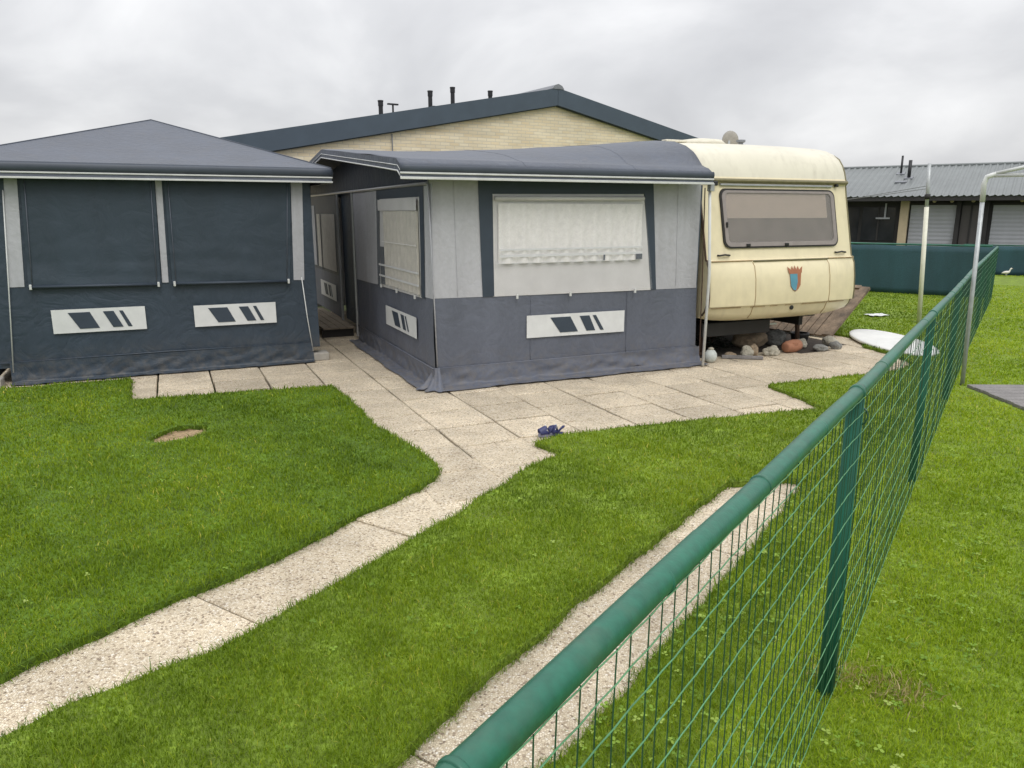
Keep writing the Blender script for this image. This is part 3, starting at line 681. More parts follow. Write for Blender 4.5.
def rough(poly, step=.06, amp=.018, closed=True, f=5.):
    out = []; m = len(poly)
    for i in range(m):
        a, b = Vector(poly[i]).to_2d(), Vector(poly[(i + 1) % m]).to_2d(); L = (b - a).length
        st_ = step if min(a.length, b.length) < 14 else .6
        k = max(1, int(min(L, 400 * st_) / st_))
        for j in range(k):
            p = a.lerp(b, j / k)
            dx = amp * (nz3(p.x * f, p.y * f, 1) + .7 * nz3(p.x * f * 3, p.y * f * 3, 2)); dy = amp * (nz3(p.x * f, p.y * f, 5) + .7 * nz3(p.x * f * 3, p.y * f * 3, 6))
            out.append((p.x + dx, p.y + dy))
    return out
def lawn(polys, name, m, label, z=.03):
    rings = [[Vector((x, y, z)) for x, y in p] for p in polys]
    flat = [p for r_ in rings for p in r_]
    tris = tessellate_polygon(rings)
    mb = MB(); mb.add(flat, [tuple(t) for t in tris])
    for r_ in rings:
        k = len(r_); lo = [(p.x, p.y, -.079) for p in r_]
        mb.add(list(r_) + lo, [(i, (i + 1) % k, k + (i + 1) % k, k + i) for i in range(k)])
    o = mb.obj(name, m); return tag(o, label, 'lawn', kind='structure')
P_left = rough([(-3.85, -.72), (-1.84, 2.40), (-1.73, 2.56), (-1.6, 2.75), (-1.45, 2.98), (-1.38, 3.04), (-1.13, 3.38), (-.89, 3.83), (-.66, 4.14), (-.49, 4.46), (-.47, 4.60), (-.6, 4.92), (-.87, 5.33), (-1.06, 5.6), (-1.29, 6.13), (-1.52, 6.62), (-1.74, 7.0),
         (-2.52, 6.74), (-3.39, 6.44), (-3.80, 7.30), (-4.4, 7.05), (-4.85, 6.86), (-6.5, 6.1), (-12, 3.6), (-12, -.72)])
pit = [(-2.50 + .18 * math.cos(R(a)) * (1 + .10 * math.sin(a)), 5.42 + .215 * math.sin(R(a)) * (1 + .1 * math.sin(a * 2)) + .06 * math.cos(R(a))) for a in range(0, 360, 12)]
P_right = rough([(-3.35, -.85), (-1.62, 2.07), (-1.52, 2.21), (-1.32, 2.37), (-1.12, 2.57), (-1.0, 2.74), (-.75, 3.14), (-.41, 3.70), (-.07, 4.29), (.12, 4.65), (.35, 4.96), (.24, 5.10), (.17, 5.19), (.34, 5.35), (.83, 5.56), (1.44, 5.78), (2.05, 5.97), (2.64, 6.16),
          (2.59, 6.55), (2.47, 7.06), (2.95, 7.23), (3.59, 7.51), (4.11, 7.75), (4.42, 8.05), (4.5, 8.75), (4.38, 9.2), (4.62, 9.75), (3.9, 11.3), (2.4, 14.6), (9.2, 22.5), (24, 12), (16, -8), (-3, -8), (-3.3, -2.9), (-1.02, .64),
          (.15, 1.98), (.29, 2.16), (.46, 2.4), (.73, 2.78), (1.0, 3.16), (1.47, 3.85), (1.83, 4.40), (1.72, 4.45), (1.33, 4.36), (1.02, 3.97), (.79, 3.64), (.40, 3.10), (.11, 2.69), (-.12, 2.35), (-.33, 2.02), (-1.38, .56), (-3.08, -1.9)], amp=.02)
lawn([P_left, pit[::-1]], 'left_lawn', 'turf', 'green lawn left of the garden path with a small bare pit')
lawn([P_right], 'right_lawn', 'turf_pale', 'green lawn on both sides of the long fence')
o = MB().add([(x, y, -.012 + .008 * ((i * 7) % 3)) for i, (x, y) in enumerate(pit)], [tuple(range(len(pit)))]).obj('bare_pit', 'tan'); tag(o, 'small bare earth hollow in the left lawn', 'bare patch', kind='structure')
bed = [A(3.06, -.02), A(5.32, -.06), A(5.75, .5), A(5.6, 1.6), A(5.5, 5.5), A(3.1, 5.5)]
o = MB().prism([(p.x, p.y, -.078) for p in bed], (0, 0, .074)).obj('soil_bed', 'soil'); tag(o, 'dark soil bed under the caravan', 'soil', kind='structure')
rd = [Fw(-30, 3.2), Fw(40, 3.2), Fw(40, 6.1), Fw(-30, 6.1)]
o = MB().prism([(p.x, p.y, .004) for p in rd], (0, 0, .020)).obj('gravel_road', 'gravelroad'); tag(o, 'grey gravel lane beyond the fences', 'road', kind='structure')

# ---- grass blades
def inpoly(px, py, poly):
    P = np.array(poly); x0, y0 = P[:, 0], P[:, 1]; x1, y1 = np.roll(x0, -1), np.roll(y0, -1)
    ins = np.zeros(len(px), bool)
    for a, b, c, d in zip(x0, y0, x1, y1):
        if b == d: continue
        cond = ((b > py) != (d > py)); ins ^= cond & (px < (c - a) * (py - b) / (d - b) + a)
    return ins
def fract(x, y, s, seed=0.):
    return (np.sin(x * s * 1.3 + 1.7 * np.sin(y * s * .9 + seed) + seed) + np.sin(y * s * 1.1 + 1.9 * np.sin(x * s * .7 + 2 * seed) + 2.1 * seed) + .7 * np.sin((x + y) * s * 2.3 + seed + 1.3 * np.sin((x - y) * s * 1.7))) / 2.7
def samples(n, r0, r1, half, flat):
    u = rng.random(n)
    inner = (flat ** 2 - r0 ** 2) / 2; outer = flat ** 2 * math.log(r1 / flat); tot = inner + outer
    r = np.where(u * tot < inner, np.sqrt(r0 ** 2 + 2 * np.minimum(u * tot, inner)), flat * np.exp(np.maximum(u * tot - inner, 0) / flat ** 2))
    th = (rng.random(n) * 2 - 1) * half
    return r * np.sin(th), r * np.cos(th), r
def blades(x, y, r, z0, hh, tint, name, m, width=.0032, lean=1.0):
    n = len(x); th = rng.random(n) * 2 * np.pi; ph = rng.random(n) * 2 * np.pi
    w = width * np.clip(r / 3.0, .8, 5.) * rng.uniform(.7, 1.3, n)
    ln = hh * rng.uniform(.55, 1.25, n); le = rng.uniform(.15, 1.1, n) * lean
    dx, dy = np.cos(ph), np.sin(ph); wx, wy = np.cos(th) * w / 2, np.sin(th) * w / 2
    mx_, mz = ln * .5 * np.sin(le * .6), ln * .55 * np.cos(le * .6)
    tx_, tz = ln * np.sin(le), ln * np.cos(le) * .95
    v = np.empty((n, 5, 3), np.float32)
    v[:, 0] = np.stack([x - wx, y - wy, z0], 1); v[:, 1] = np.stack([x + wx, y + wy, z0], 1)
    v[:, 2] = np.stack([x + dx * mx_ + wx * .8, y + dy * mx_ + wy * .8, z0 + mz], 1)
    v[:, 3] = np.stack([x + dx * mx_ - wx * .8, y + dy * mx_ - wy * .8, z0 + mz], 1)
    v[:, 4] = np.stack([x + dx * tx_, y + dy * tx_, z0 + tz], 1)
    me = bpy.data.meshes.new(name)
    me.vertices.add(n * 5); me.vertices.foreach_set('co', v.ravel())
    base = np.arange(n)[:, None] * 5
    loops = (base + np.array([[0, 1, 2, 3, 3, 2, 4]])).astype(np.int32).ravel()
    me.loops.add(n * 7); me.loops.foreach_set('vertex_index', loops)
    me.polygons.add(n * 2)
    st_ = np.stack([np.arange(n) * 7, np.arange(n) * 7 + 4], 1).astype(np.int32).ravel()
    me.polygons.foreach_set('loop_start', st_)
    me.update(calc_edges=True); me.materials.append(M[m])
    at = me.attributes.new('tint', 'FLOAT', 'POINT'); at.data.foreach_set('value', np.repeat(np.clip(tint, 0, 1), 5).astype(np.float32))
    o = bpy.data.objects.new(name, me); COL.objects.link(o); return o
NB = 900000
gx, gy, gr = samples(NB, 1.3, 26., R(46), 2.6)
inL = inpoly(gx, gy, P_left) & ~inpoly(gx, gy, [(-2.5 + (p[0] + 2.5) * 1.12, 5.42 + (p[1] - 5.42) * 1.12) for p in pit])
inR = inpoly(gx, gy, P_right)
dmat = (gx > 4.24) & (gx < 6.1) & (gy > 5.8) & (gy < 6.96)
fxl = (gx - FO.x) * cf + (gy - FO.y) * sf; fyl = -(gx - FO.x) * sf + (gy - FO.y) * cf
bed_in = inpoly(gx, gy, [(p.x, p.y) for p in bed]); road_in = (fyl > 3.2) & (fyl < 6.1)
inR &= ~bed_in & ~road_in & ~dmat
def patch(x, y): return .5 + .28 * fract(x, y, 1.1, 1.) + .2 * fract(x, y, 3.1, 2.) + .12 * fract(x, y, 8., 3.)
pt = np.clip(.5 + 1.35 * (patch(gx, gy) - .5), 0, 1); rnd = rng.random(NB)
hmod = .9 + .28 * fract(gx, gy, 6., 5.) + .15 * fract(gx, gy, 17, 7.)
mid = inR & (fxl < -.05)                     # garden side of the fence
rt = inR & ~mid
tl = np.clip(.12 + .38 * pt + .36 * (rnd - .4) + np.where(rng.random(NB) < .035, .45, 0), 0, 1)
for msk, nm, mt, lab, tt in ((inL, 'left_lawn_grass', 'grass_a', 'short mown grass blades of the left lawn', tl), (mid, 'garden_grass', 'grass_a', 'short mown grass between the path and the long fence', tl),
                             (rt, 'neighbour_grass', 'grass_b', 'paler yellowish grass right of the long fence', tl + .05)):
    o = blades(gx[msk], gy[msk], gr[msk], np.full(msk.sum(), .026), .036 * hmod[msk], tt[msk], nm, mt)
    tag(o, lab, 'grass', kind='stuff')
# longer, darker blades that hang over the lawn edges
for poly, nm, mt, lab in ((P_left, 'left_lawn_edge_grass', 'grass_a', 'longer grass hanging over the edge of the left lawn'), (P_right, 'right_lawn_edge_grass', 'grass_a', 'longer grass hanging over the edges of the lawn by the fence'), (pit, 'pit_edge_grass', 'grass_a', 'grass hanging over the rim of the small bare pit')):
    ex_ = []; P = np.array(poly); Q = np.roll(P, -1, 0)
    for a, b in zip(P, Q):
        d_ = math.hypot(*((a + b) / 2)); L = math.hypot(*(b - a))
        if d_ > 13 or a[1] < 1 or L > .5: continue
        k = int(L * 1500 / max(1, d_ / 2.2) ** 1.3 + 1); t = rng.random((k, 1)); q = a + (b - a) * t + rng.normal(0, .012, (k, 2))
        ex_.append(q)
    q = np.concatenate(ex_); k = len(q); rr_ = np.hypot(q[:, 0], q[:, 1])
    o = blades(q[:, 0], q[:, 1], rr_, rng.uniform(-.02, .028, k), rng.uniform(.03, .06, k), rng.uniform(.0, .45, k), nm, mt, lean=1.5)
    tag(o, lab, 'grass', kind='stuff')
# clover and small broad leaves in the neighbour's grass
def leaves(n, name, m, label, msk_fn, rmax=9.):
    x, y, r = samples(n, 1.5, rmax, R(46), 3.); ok = msk_fn(x, y); x, y, r = x[ok], y[ok], r[ok]; k = len(x)
    c = fract(x, y, 5., 11.) + rng.random(k) * 1.2 - .6; ok = c > .05; x, y, r = x[ok], y[ok], r[ok]; k = len(x)
    vs = []; fs = []; tn = []
    for X, Y, q in zip(x, y, r):
        s = random.uniform(.004, .0095); a0 = random.random() * 6.3; z = random.uniform(.036, .056); t = random.random() ** 1.6
        for j in range(3):
            a = a0 + j * 2.09; o = len(vs); ca_, sa_ = math.cos(a), math.sin(a); tl_ = random.uniform(-.4, .4)
            for (f, sd) in ((0, 0), (.9, -.75), (1.7, -.5), (1.75, .5), (.9, .75)):
                vs.append((X + s * (f * ca_ - sd * sa_), Y + s * (f * sa_ + sd * ca_), z + s * tl_ * f + s * .3 * abs(sd)))
            fs.append((o, o + 1, o + 2, o + 3, o + 4)); tn += [t] * 5
    me = bpy.data.meshes.new(name); me.from_pydata(vs, [], fs); me.materials.append(M[m])
    at = me.attributes.new('tint', 'FLOAT', 'POINT'); at.data.foreach_set('value', tn)
    o = bpy.data.objects.new(name, me); COL.objects.link(o); tag(o, label, 'clover', kind='stuff')
def right_side(x, y):
    f = (x - FO.x) * cf + (y - FO.y) * sf
    return inpoly(x, y, P_right) & (f > -.45) & ~((x > 3.9) & (y > 5.6) & (x < 5) & (y < 7))
leaves(9000, 'clover', 'clover', 'small clover leaves among the grass right of the fence', right_side)
leaves(900, 'lawn_weeds', 'clover', 'sparse small weeds in the mown lawn left of the fence', lambda x, y: inpoly(x, y, P_left) | (inpoly(x, y, P_right) & ((x - FO.x) * cf + (y - FO.y) * sf < -.9)), 7.)
# straw-coloured tufts near the first fence post
k = 460; ax = np.concatenate([1.20 + .07 * rng.standard_normal(k // 2), 1.34 + .06 * rng.standard_normal(k // 2)]); ay = np.concatenate([2.38 + .05 * rng.standard_normal(k // 2), 2.28 + .05 * rng.standard_normal(k // 2)])
o = blades(ax, ay, np.full(k, 2.6), np.full(k, .03), np.full(k, .05), rng.random(k), 'dry_grass', 'drygrass', width=.004, lean=1.5); tag(o, 'straw-coloured dead grass tufts by the nearest fence post', 'dry grass', kind='stuff')

# ------------------------------------------------------------------ long green fence
def fx(y): return float(np.interp(y, [-18, -14.6, -7, 0], [.178, .19, .06, 0]))
def rz_(y): return float(np.interp(y, [-18, -14.6, -10, 0], [1.10, 1.10, 1.04, 1.0]))
fe = thing('wire_fence', 'long dark green wire mesh fence with a round top rail', 'fence', FO, TF)
posts = [-17.1, -14.6, -12.1, -9.6, -7.1, -4.6, -2.1, -.02]
for y in posts:
    p = MB().tube([(fx(y) - .002, y, -.03), (fx(y) - .002, y, rz_(y) - .02)], .026 if y < -14 else .022, 16).obj('post', 'gpost', fe, smooth=True)
    MB().tube([(fx(y) - .002 + .040 * math.cos(a), y + .004 * math.sin(a * 2), rz_(y) - .075 + .035 * math.sin(a)) for a in np.linspace(-2.2, 2.2, 9)], .003, 6).obj('bracket_wire', 'gwire', p)
cut = [-17.6] + [-15.93, -14.62, -12.12, -9.62, -7.12, -4.62, -2.12, -.0]
for a, b in zip(cut[:-1], cut[1:]):
    m_ = 7
    MB().tube([(fx(a + (b - a) * t / m_), a + (b - a) * t / m_, rz_(a + (b - a) * t / m_) + .002 * math.sin(t + a)) for t in range(m_ + 1)], .0222, 20, cap=False).obj('top_rail', 'green', fe, smooth=True)
for y in np.arange(-17.1, 0, .5):
    big = min(abs(y - p) for p in posts) < .1
    h = .030 if big else .006
    pts = [(fx(y), y - h / 2, rz_(y)), (fx(y), y + h / 2, rz_(y))]
    mb = MB().tube([(fx(y), y - h / 2 - .002, rz_(y)), pts[0], pts[1], (fx(y), y + h / 2 + .002, rz_(y))], [.0223, .0256 if big else .0236, .0256 if big else .0236, .0223], 20)
    mb.obj('tie_band', 'green', fe, smooth=True)
mx0 = .0205
wm_ = MB(); wh_ = MB()
yv = np.arange(-17.3, 0, .0505)
hz = [.045, .13, .215, .30, .385, .47, .555, .64, .725, .81, .885, .945]
for i, y in enumerate(yv):
    far = y > -9
    ztop = rz_(y) - .010
    zz = np.linspace(.03, ztop, 9 if not far else 4)
    jx = random.uniform(-.003, .003); jy = random.uniform(-.006, .006)
    wm_.tube([(fx(y) + mx0 + jx + .004 * nz3(y * 3, z * 4, 0), y + jy * math.sin(z * 5 + i) + .004 * nz3(y * 2, z * 3, 4), z) for z in zz], .00125, 4, cap=False)
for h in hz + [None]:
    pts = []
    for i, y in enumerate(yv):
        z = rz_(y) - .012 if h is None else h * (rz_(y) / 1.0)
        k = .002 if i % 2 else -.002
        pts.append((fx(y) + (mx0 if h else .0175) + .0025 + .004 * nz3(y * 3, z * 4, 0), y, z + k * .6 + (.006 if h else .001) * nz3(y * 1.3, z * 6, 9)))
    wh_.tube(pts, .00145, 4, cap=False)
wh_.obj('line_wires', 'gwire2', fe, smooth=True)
wm_.obj('upright_wires', 'gwire', fe, smooth=True)

# ------------------------------------------------------------------ screened cross fence behind the caravan
sf_ = thing('screened_fence', 'blue-green cloth screened fence crossing behind the caravan', 'fence', Fw(-.08, .02), TF)
for x in (-10, -7.5, -5, -2.5, -.15):
    MB().tube([(x, .05, -.03), (x, .05, 1.04)], .022, 8).obj('post', 'gpost', sf_, smooth=True)
MB().tube([(-11, .02, 1.03), (0, .02, 1.015)], .018, 8).obj('top_rail', 'green', sf_, smooth=True)
MB().grid(lambda s, t: (-11 + 11 * s, -.012 + .02 * nz3(s * 26, t * 1.5, 0) + .008 * nz3(s * 90, t * 3, 0), .03 + (.965 + .012 * nz3(s * 30, 0, 0)) * t), 160, 8).obj('screen_cloth', 'screen', sf_, smooth=True, solid=.003)
sf2 = thing('screened_fence', 'low green screened fence beyond the lane at the right edge', 'fence', Fw(-1, 6.9), TF)
for x in (0, 2.5, 5, 7.5, 10):
    MB().tube([(x, .05, -.03), (x, .05, .80)], .022, 8).obj('post', 'gpost', sf2, smooth=True)
MB().tube([(0, .02, .79), (10, .02, .79)], .016, 8).obj('top_rail', 'green', sf2, smooth=True)
MB().grid(lambda s, t: (10 * s, -.012 + .02 * nz3(s * 26, t * 1.5, 5), .0 + .77 * t), 100, 6).obj('screen_cloth', 'screen', sf2, smooth=True, solid=.003)
MB().box((2.3, -.03, .62), (.16, .01, .10)).obj('sign_plate', 'trim', sf2)

# ------------------------------------------------------------------ long dark building with sheet roof
db = thing('chalet_row', 'long dark low building with grey ribbed metal roof and roller shutters', 'building', Fw(0, 10), TF)
X0, X1 = -16, 16
def rib(x):
    q = (x / .2) % 1.0
    return .045 if q < .22 else (.0 if .34 < q < .88 else .022)
xr = []
x = X0
while x < X1:
    for q in (0, .22, .34, .88): xr.append(x + .2 * q)
    x += .2
def rsheet(y0, z0, y1, z1):
    vs = [(x, y, z + rib(x + 1e-4)) for (y, z) in ((y0, z0), (y1, z1)) for x in xr]; w = len(xr)
    return MB().add(vs, [(i, i + 1, w + i + 1, w + i) for i in range(w - 1)])
rsheet(0, 2.115, 3.5, 3.19).obj('roof', 'metal_roof', db, solid=.004)
rsheet(7.0, 2.115, 3.502, 3.188).obj('roof', 'metal_roof', db, solid=.004)
MB().tube([(X0, 3.5, 3.22), (X1, 3.5, 3.22)], .05, 8).obj('ridge_cap', 'metal_roof', db)
MB().box((0, .04, 2.05), (X1 - X0, .02, .12)).obj('eave_board', 'dwall', db)
MB().box((0, .34, 2.10), (X1 - X0, .56, .02)).obj('soffit', 'dwall', db)
MB().box((0, 3.6, 1.02), (X1 - X0 - .4, 5.8, 2.04)).obj('wall', 'dwall', db)
wy = .69
for x0, x1, z0, z1, nm, mt in ((-7.6, -4.4, .6, 1.8, 'window', 'dglass'), (-4.3, -3.30, .72, 1.80, 'window', 'dglass'), (-2.87, -1.60, .5, 1.87, 'roller_shutter', 'shutter'), (-1.44, -.92, .5, 1.85, 'window', 'dwin2'), (-.62, .9, .45, 1.86, 'roller_shutter', 'shutter'), (1.2, 3.4, .45, 1.86, 'roller_shutter', 'shutter')):
    if nm == 'roller_shutter':
        k = int((z1 - z0) / .06); mb = MB()
        mb.add([(xx, wy - .02 - (.008 if j % 2 else 0), z0 + (z1 - z0) * j / k) for j in range(k + 1) for xx in (x0, x1)], [(2 * j, 2 * j + 1, 2 * j + 3, 2 * j + 2) for j in range(k)])
        f_ = mb.obj(nm, mt, db)
        MB().box(((x0 + x1) / 2, wy - .03, z1 + .03), (x1 - x0 + .05, .06, .07)).obj('shutter_box', 'dwall', f_)
    else:
        f_ = MB().box(((x0 + x1) / 2, wy - .01, (z0 + z1) / 2), (x1 - x0, .02, z1 - z0)).obj(nm, mt, db)
        MB().box(((x0 + x1) / 2, wy - .03, (z0 + z1) / 2), (.05, .03, z1 - z0)).obj('mullion', 'dwall', f_)
for x in (-1.53, -.78, 1.05):
    MB().box((x, wy - .08, 1.0), (.12, .14, 2.0)).obj('post', 'dwall', db)
MB().box((-3.04, wy - .09, 1.0), (.25, .16, 2.0)).obj('pillar', 'cpillar', db, bevel=.01)
br_ = MB().box((-3.66, wy - .12, 1.45), (.42, .02, .05)).obj('wall_bracket', 'shutter', db)
MB().box((-3.60, wy - .12, 1.7), (.05, .02, .45)).obj('bracket_arm', 'shutter', br_)
for x in (-2.2, -1.72, -1.15, .1, 2.2):
    MB().lathe([(.02, .06), (.05, .04), (.06, 0), (.045, -.04), (.015, -.055)], c=(x, .36, 1.99), n=10).obj('eave_lamp', 'cpillar', db, smooth=True)
for x, y, h, r in ((-3.55, 2.6, .62, .035), (-3.22, 2.05, .60, .055)):
    zb = 2.115 + y / 3.5 * 1.075
    p_ = MB().tube([(x, y, zb - .05), (x, y, zb + h)], r, 10).obj('vent_pipe', 'pipe', db, smooth=True)
    MB().box((x, y, zb + .03), (.26, .26, .03), rx=R(17)).obj('pipe_flashing', 'lead', p_)
MB().box((-3.36, 1.5, 2.62), (.36, .14, .05), rx=R(17)).obj('pipe_flashing', 'lead', db)

# ------------------------------------------------------------------ yellow brick building behind
TB = R(32); bk = thing('brick_building', 'pale yellow brick building with dark low gable roof behind the tents', 'building', (1.02, 17.59, 0), TB)
HW = 7.7; PZ = 4.316; SLP = .193; FD = .36
def ff(x): return PZ - SLP * abs(x)
MB().prism([(-HW + .3, .12, -.03), (HW - .3, .12, -.03), (HW - .3, .12, ff(HW - .3) - .2), (0, .12, PZ - .2), (-HW + .3, .12, ff(HW - .3) - .2)], (0, 14, 0)).obj('wall', 'brick', bk)
fa = MB()
for s in (-1, 1):
    fa.prism([(s * .004, 0, PZ), (s * HW, 0, ff(HW)), (s * HW, 0, ff(HW) - FD), (s * .004, 0, PZ - FD)][::-s], (0, .05, 0))
fa.obj('fascia', 'fascia', bk)
ms = MB()
for s in (-1, 1):
    ms.prism([(s * .01, .052, PZ - FD + .04), (s * HW, .052, ff(HW) - FD + .04), (s * HW, .052, ff(HW) - FD - .02), (s * .01, .052, PZ - FD - .02)][::-s], (0, .04, 0))
ms.obj('fascia_trim', 'droof', bk)
rf = MB()
for s in (-1, 1):
    rf.prism([(0, .056, PZ - .03), (s * HW, .056, ff(HW) - .03), (s * HW, .056, ff(HW) - .12), (0, .056, PZ - .12)][::-s], (0, 14.3, 0))
roof_b = rf.obj('roof', 'droof', bk)
MB().prism([(-.16, -.012, PZ - .022), (.16, -.012, PZ - .022), (.10, -.012, PZ + .05), (0, -.012, PZ + .085), (-.10, -.012, PZ + .05)], (0, 14.3, 0)).obj('ridge_cap', 'lead', bk)
def vent(x, y, ztop, r):
    zb = ff(x) - .06
    p = MB().tube([(x, y, zb), (x, y, ztop - .12), (x, y, ztop - .115), (x, y, ztop - .03), (x, y, ztop - .028), (x, y, ztop)], [r, r, r * 1.18, r * 1.18, r * 1.3, r * 1.3], 12).obj('vent_pipe', 'pipe', roof_b)
for px_, yy, zt, r in ((-3.62, 1.4, 3.96, .047), (-2.40, 1.5, 4.26, .047), (-1.84, 1.5, 4.38, .047), (-.86, 1.5, 4.38, .047)):
    vent(px_, yy, zt, r)
ta = MB().tube([(-3.34, 1.4, 3.5), (-3.34, 1.4, 3.90)], .02, 6).obj('roof_aerial', 'pipe', roof_b)
MB().box((-3.34, 1.4, 3.90), (.24, .06, .03)).obj('aerial_head', 'pipe', ta)
MB().box((-2.4, 1.3, ff(2.4) + .02), (.1, .1, .09)).obj('roof_vent', 'pipe', roof_b)
MB().tube([(-3.95, .085, 3.16), (-3.95, .085, 2.0)], .012, 6).obj('wall_cable', 'lead', bk)

# ------------------------------------------------------------------ poles
pw = thing('washing_line_pole', 'slim pale washing line pole standing on the grass behind the caravan', 'pole', Fw(-.7, -4.45), TF)
MB().tube([(0, 0, -.03), (-.085, .0, 1.72)], .031, 12).obj('lower_tube', 'creampole', pw, smooth=True)
MB().tube([(-.083, 0, 1.68), (-.115, 0, 2.33)], .024, 12).obj('upper_tube', 'steel', pw, smooth=True)
MB().tube([(-.088, 0, 1.83), (-.092, 0, 1.90)], .04, 10).obj('clamp', 'chassis', pw, smooth=True)
for dz, e in ((1.98, (-4.4, -2.0, 1.60)), (2.02, (-4.2, .3, 1.62))):
    MB().tube([(-.1 + (e[0] + .1) * t, e[1] * t, dz + (e[2] - dz) * t - .10 * math.sin(math.pi * t)) for t in np.linspace(0, 1, 9)], .004, 5).obj('washing_line', 'cord', pw)
pf = thing('canopy_frame', 'white bare canopy frame of thin tubes at the right edge', 'frame', Fw(.18, -8.86), TF)
MB().tube([(0, 0, -.02), (-.04, .0, 1.76)], .019, 12).obj('post', 'steel', pf, smooth=True)
MB().tube([(-.04, 0, 1.74), (-.045, 0, 1.90), (-.03, 0, 1.96), (.04, 0, 1.985)], .022, 12).obj('corner_joint', 'trim', pf, smooth=True)
MB().tube([(.0, 0, 1.97), (3.0, 0, 1.97)], .017, 10).obj('eave_tube', 'trim', pf, smooth=True)
MB().tube([(.02, 0, 1.985), (.30, 0, 2.05), (1.5, 0, 2.34), (3.0, 0, 1.975)], .017, 10).obj('rafter_tube', 'trim', pf, smooth=True)
MB().tube([(3.0, 0, -.02), (3.0, 0, 1.98)], .019, 12).obj('post', 'steel', pf, smooth=True)
MB().lathe([(.075, 0), (.075, .012), (.03, .03)], n=16).obj('base_plate', 'conc', pf)

# ------------------------------------------------------------------ grey deck at the right edge
dk = thing('grey_deck', 'weathered grey board deck lying on the grass at the right edge', 'deck', (4.31, 6.93, 0), R(-2))
for k in range(9):
    MB().box((.85 + .006 * (k % 3), -.06 - k * .118, .045), (1.7, .108, .03)).obj('board', 'gwood', dk, bevel=.004)
for x in (.12, 1.5):
    MB().box((x, -.53, .015), (.06, 1.0, .028)).obj('bearer', 'chassis', dk)

# ------------------------------------------------------------------ tilted plank panel beside the caravan
BRp, BLp, TRp = Vector((4.25, 9.86, .02)), Vector((3.50, 10.75, .02)), Vector((5.03, 10.40, .57))
pp = thing('plank_panel', 'brown wooden plank panel tilted up beside the caravan', 'wooden panel', BRp, 0)
ex = (BLp - BRp); lx = ex.length; ex.normalize(); ey = (TRp - BRp); ey -= ex * ey.dot(ex); ly = ey.length; ey.normalize(); ez_ = ex.cross(ey).normalized()
if ez_.z < 0: ez_ = -ez_
def pq(a, b, c): return ex * a + ey * b + ez_ * c
def plank(a0, a1, b0, b1, c0, c1):
    vs = [pq(a, b, c) for a in (a0, a1) for b in (b0, b1) for c in (c0, c1)]
    return MB().add(vs, [(0, 1, 3, 2), (4, 6, 7, 5), (0, 4, 5, 1), (2, 3, 7, 6), (0, 2, 6, 4), (1, 5, 7, 3)])
nb = 9; sk = TRp - BRp; 
for k in range(nb):
    a = .13 + (lx - .13) * k / nb
    plank(a + .007, a + (lx - .13) / nb - .007, .0, ly, 0, .024).obj('plank', 'wood', pp, bevel=.003)
plank(0, .125, 0, ly + .05, 0, .045).obj('border_board', 'wood', pp, bevel=.004)
plank(.13, lx, ly + .004, ly + .075, 0, .045).obj('border_board', 'wood', pp, bevel=.004)
plank(lx * .5, lx * .5 + .08, ly * .75, ly * .82, -.5, -.002).obj('prop_leg', 'wood', pp)
plank(lx - .2, lx - .12, ly * .75, ly * .82, -.5, -.002).obj('prop_leg', 'wood', pp)

# ------------------------------------------------------------------ white oval board on the grass
va, vb_ = Vector((.16, -.82)), Vector((.36, .52)); bc = Vector((4.83, 9.44))
vs = []; NN = 48
for (q, z) in ((.97, .02), (1.0, .03), (1.0, .045), (.975, .056), (.9, .062), (.5, .07)):
    for k in range(NN):
        t = 2 * math.pi * k / NN; p = va * math.cos(t) * q + vb_ * math.sin(t) * q; vs.append((p.x, p.y, z))
fs = [(i * NN + k, i * NN + (k + 1) % NN, (i + 1) * NN + (k + 1) % NN, (i + 1) * NN + k) for i in range(5) for k in range(NN)] + [tuple(range(NN - 1, -1, -1)), tuple(range(5 * NN, 6 * NN))]
o = MB().add(vs, fs).obj('oval_board', 'wboard', smooth=True); o.location = (bc.x, bc.y, 0)
tag(o, 'white oval board lying flat on the grass beyond the terrace', 'board')

# ------------------------------------------------------------------ stones and pots under the caravan
def stone(loc, d, m, label, name='stone', cat='stone', rz=0., rough_=.34, sq=2.2):
    d = (d[0] * .9, d[1] * .9, d[2] * .92)
    bm = bmesh.new(); bmesh.ops.create_icosphere(bm, subdivisions=4, radius=1)
    s = random.random() * 50
    for v in bm.verts:
        k = 1 + rough_ * nz3(v.co.x * 1.1 + s, v.co.y * 1.1, v.co.z * 1.1) + rough_ * .4 * nz3(v.co.x * 3 + s, v.co.y * 3, v.co.z * 3)
        v.co *= k; v.co.z = max(v.co.z, -.75)
        v.co = Vector((v.co.x * d[0] / 2, v.co.y * d[1] / 2, (v.co.z + .75) * d[2] / 1.75))
    me = bpy.data.meshes.new(name); bm.to_mesh(me); bm.free(); me.materials.append(M[m])
    me.polygons.foreach_set('use_smooth', [True] * len(me.polygons))
    o = bpy.data.objects.new(name, me); COL.objects.link(o); place(o, loc, TA + rz)
    return tag(o, label, cat, 'stones edging the bed under the caravan' if name == 'stone' else None)
stone(A(4.30, .62), (.52, .34, .23), 'rock_tan', 'large tan boulder behind the small stones under the caravan', rough_=.3)
stone(A(4.72, .62), (.30, .24, .20), 'rock_grey', 'greyish boulder right of the large tan boulder')
stone(A(3.80, .09), (.17, .15, .14), 'rock_pale', 'pale round stone furthest left in the stone row')
stone(A(3.95, .16), (.11, .12, .15), 'rock_tan', 'small upright brownish stone between two pale stones')
stone(A(4.15, .07), (.23, .17, .125), 'rock_pale', 'wide pale stone left of the terracotta pot')
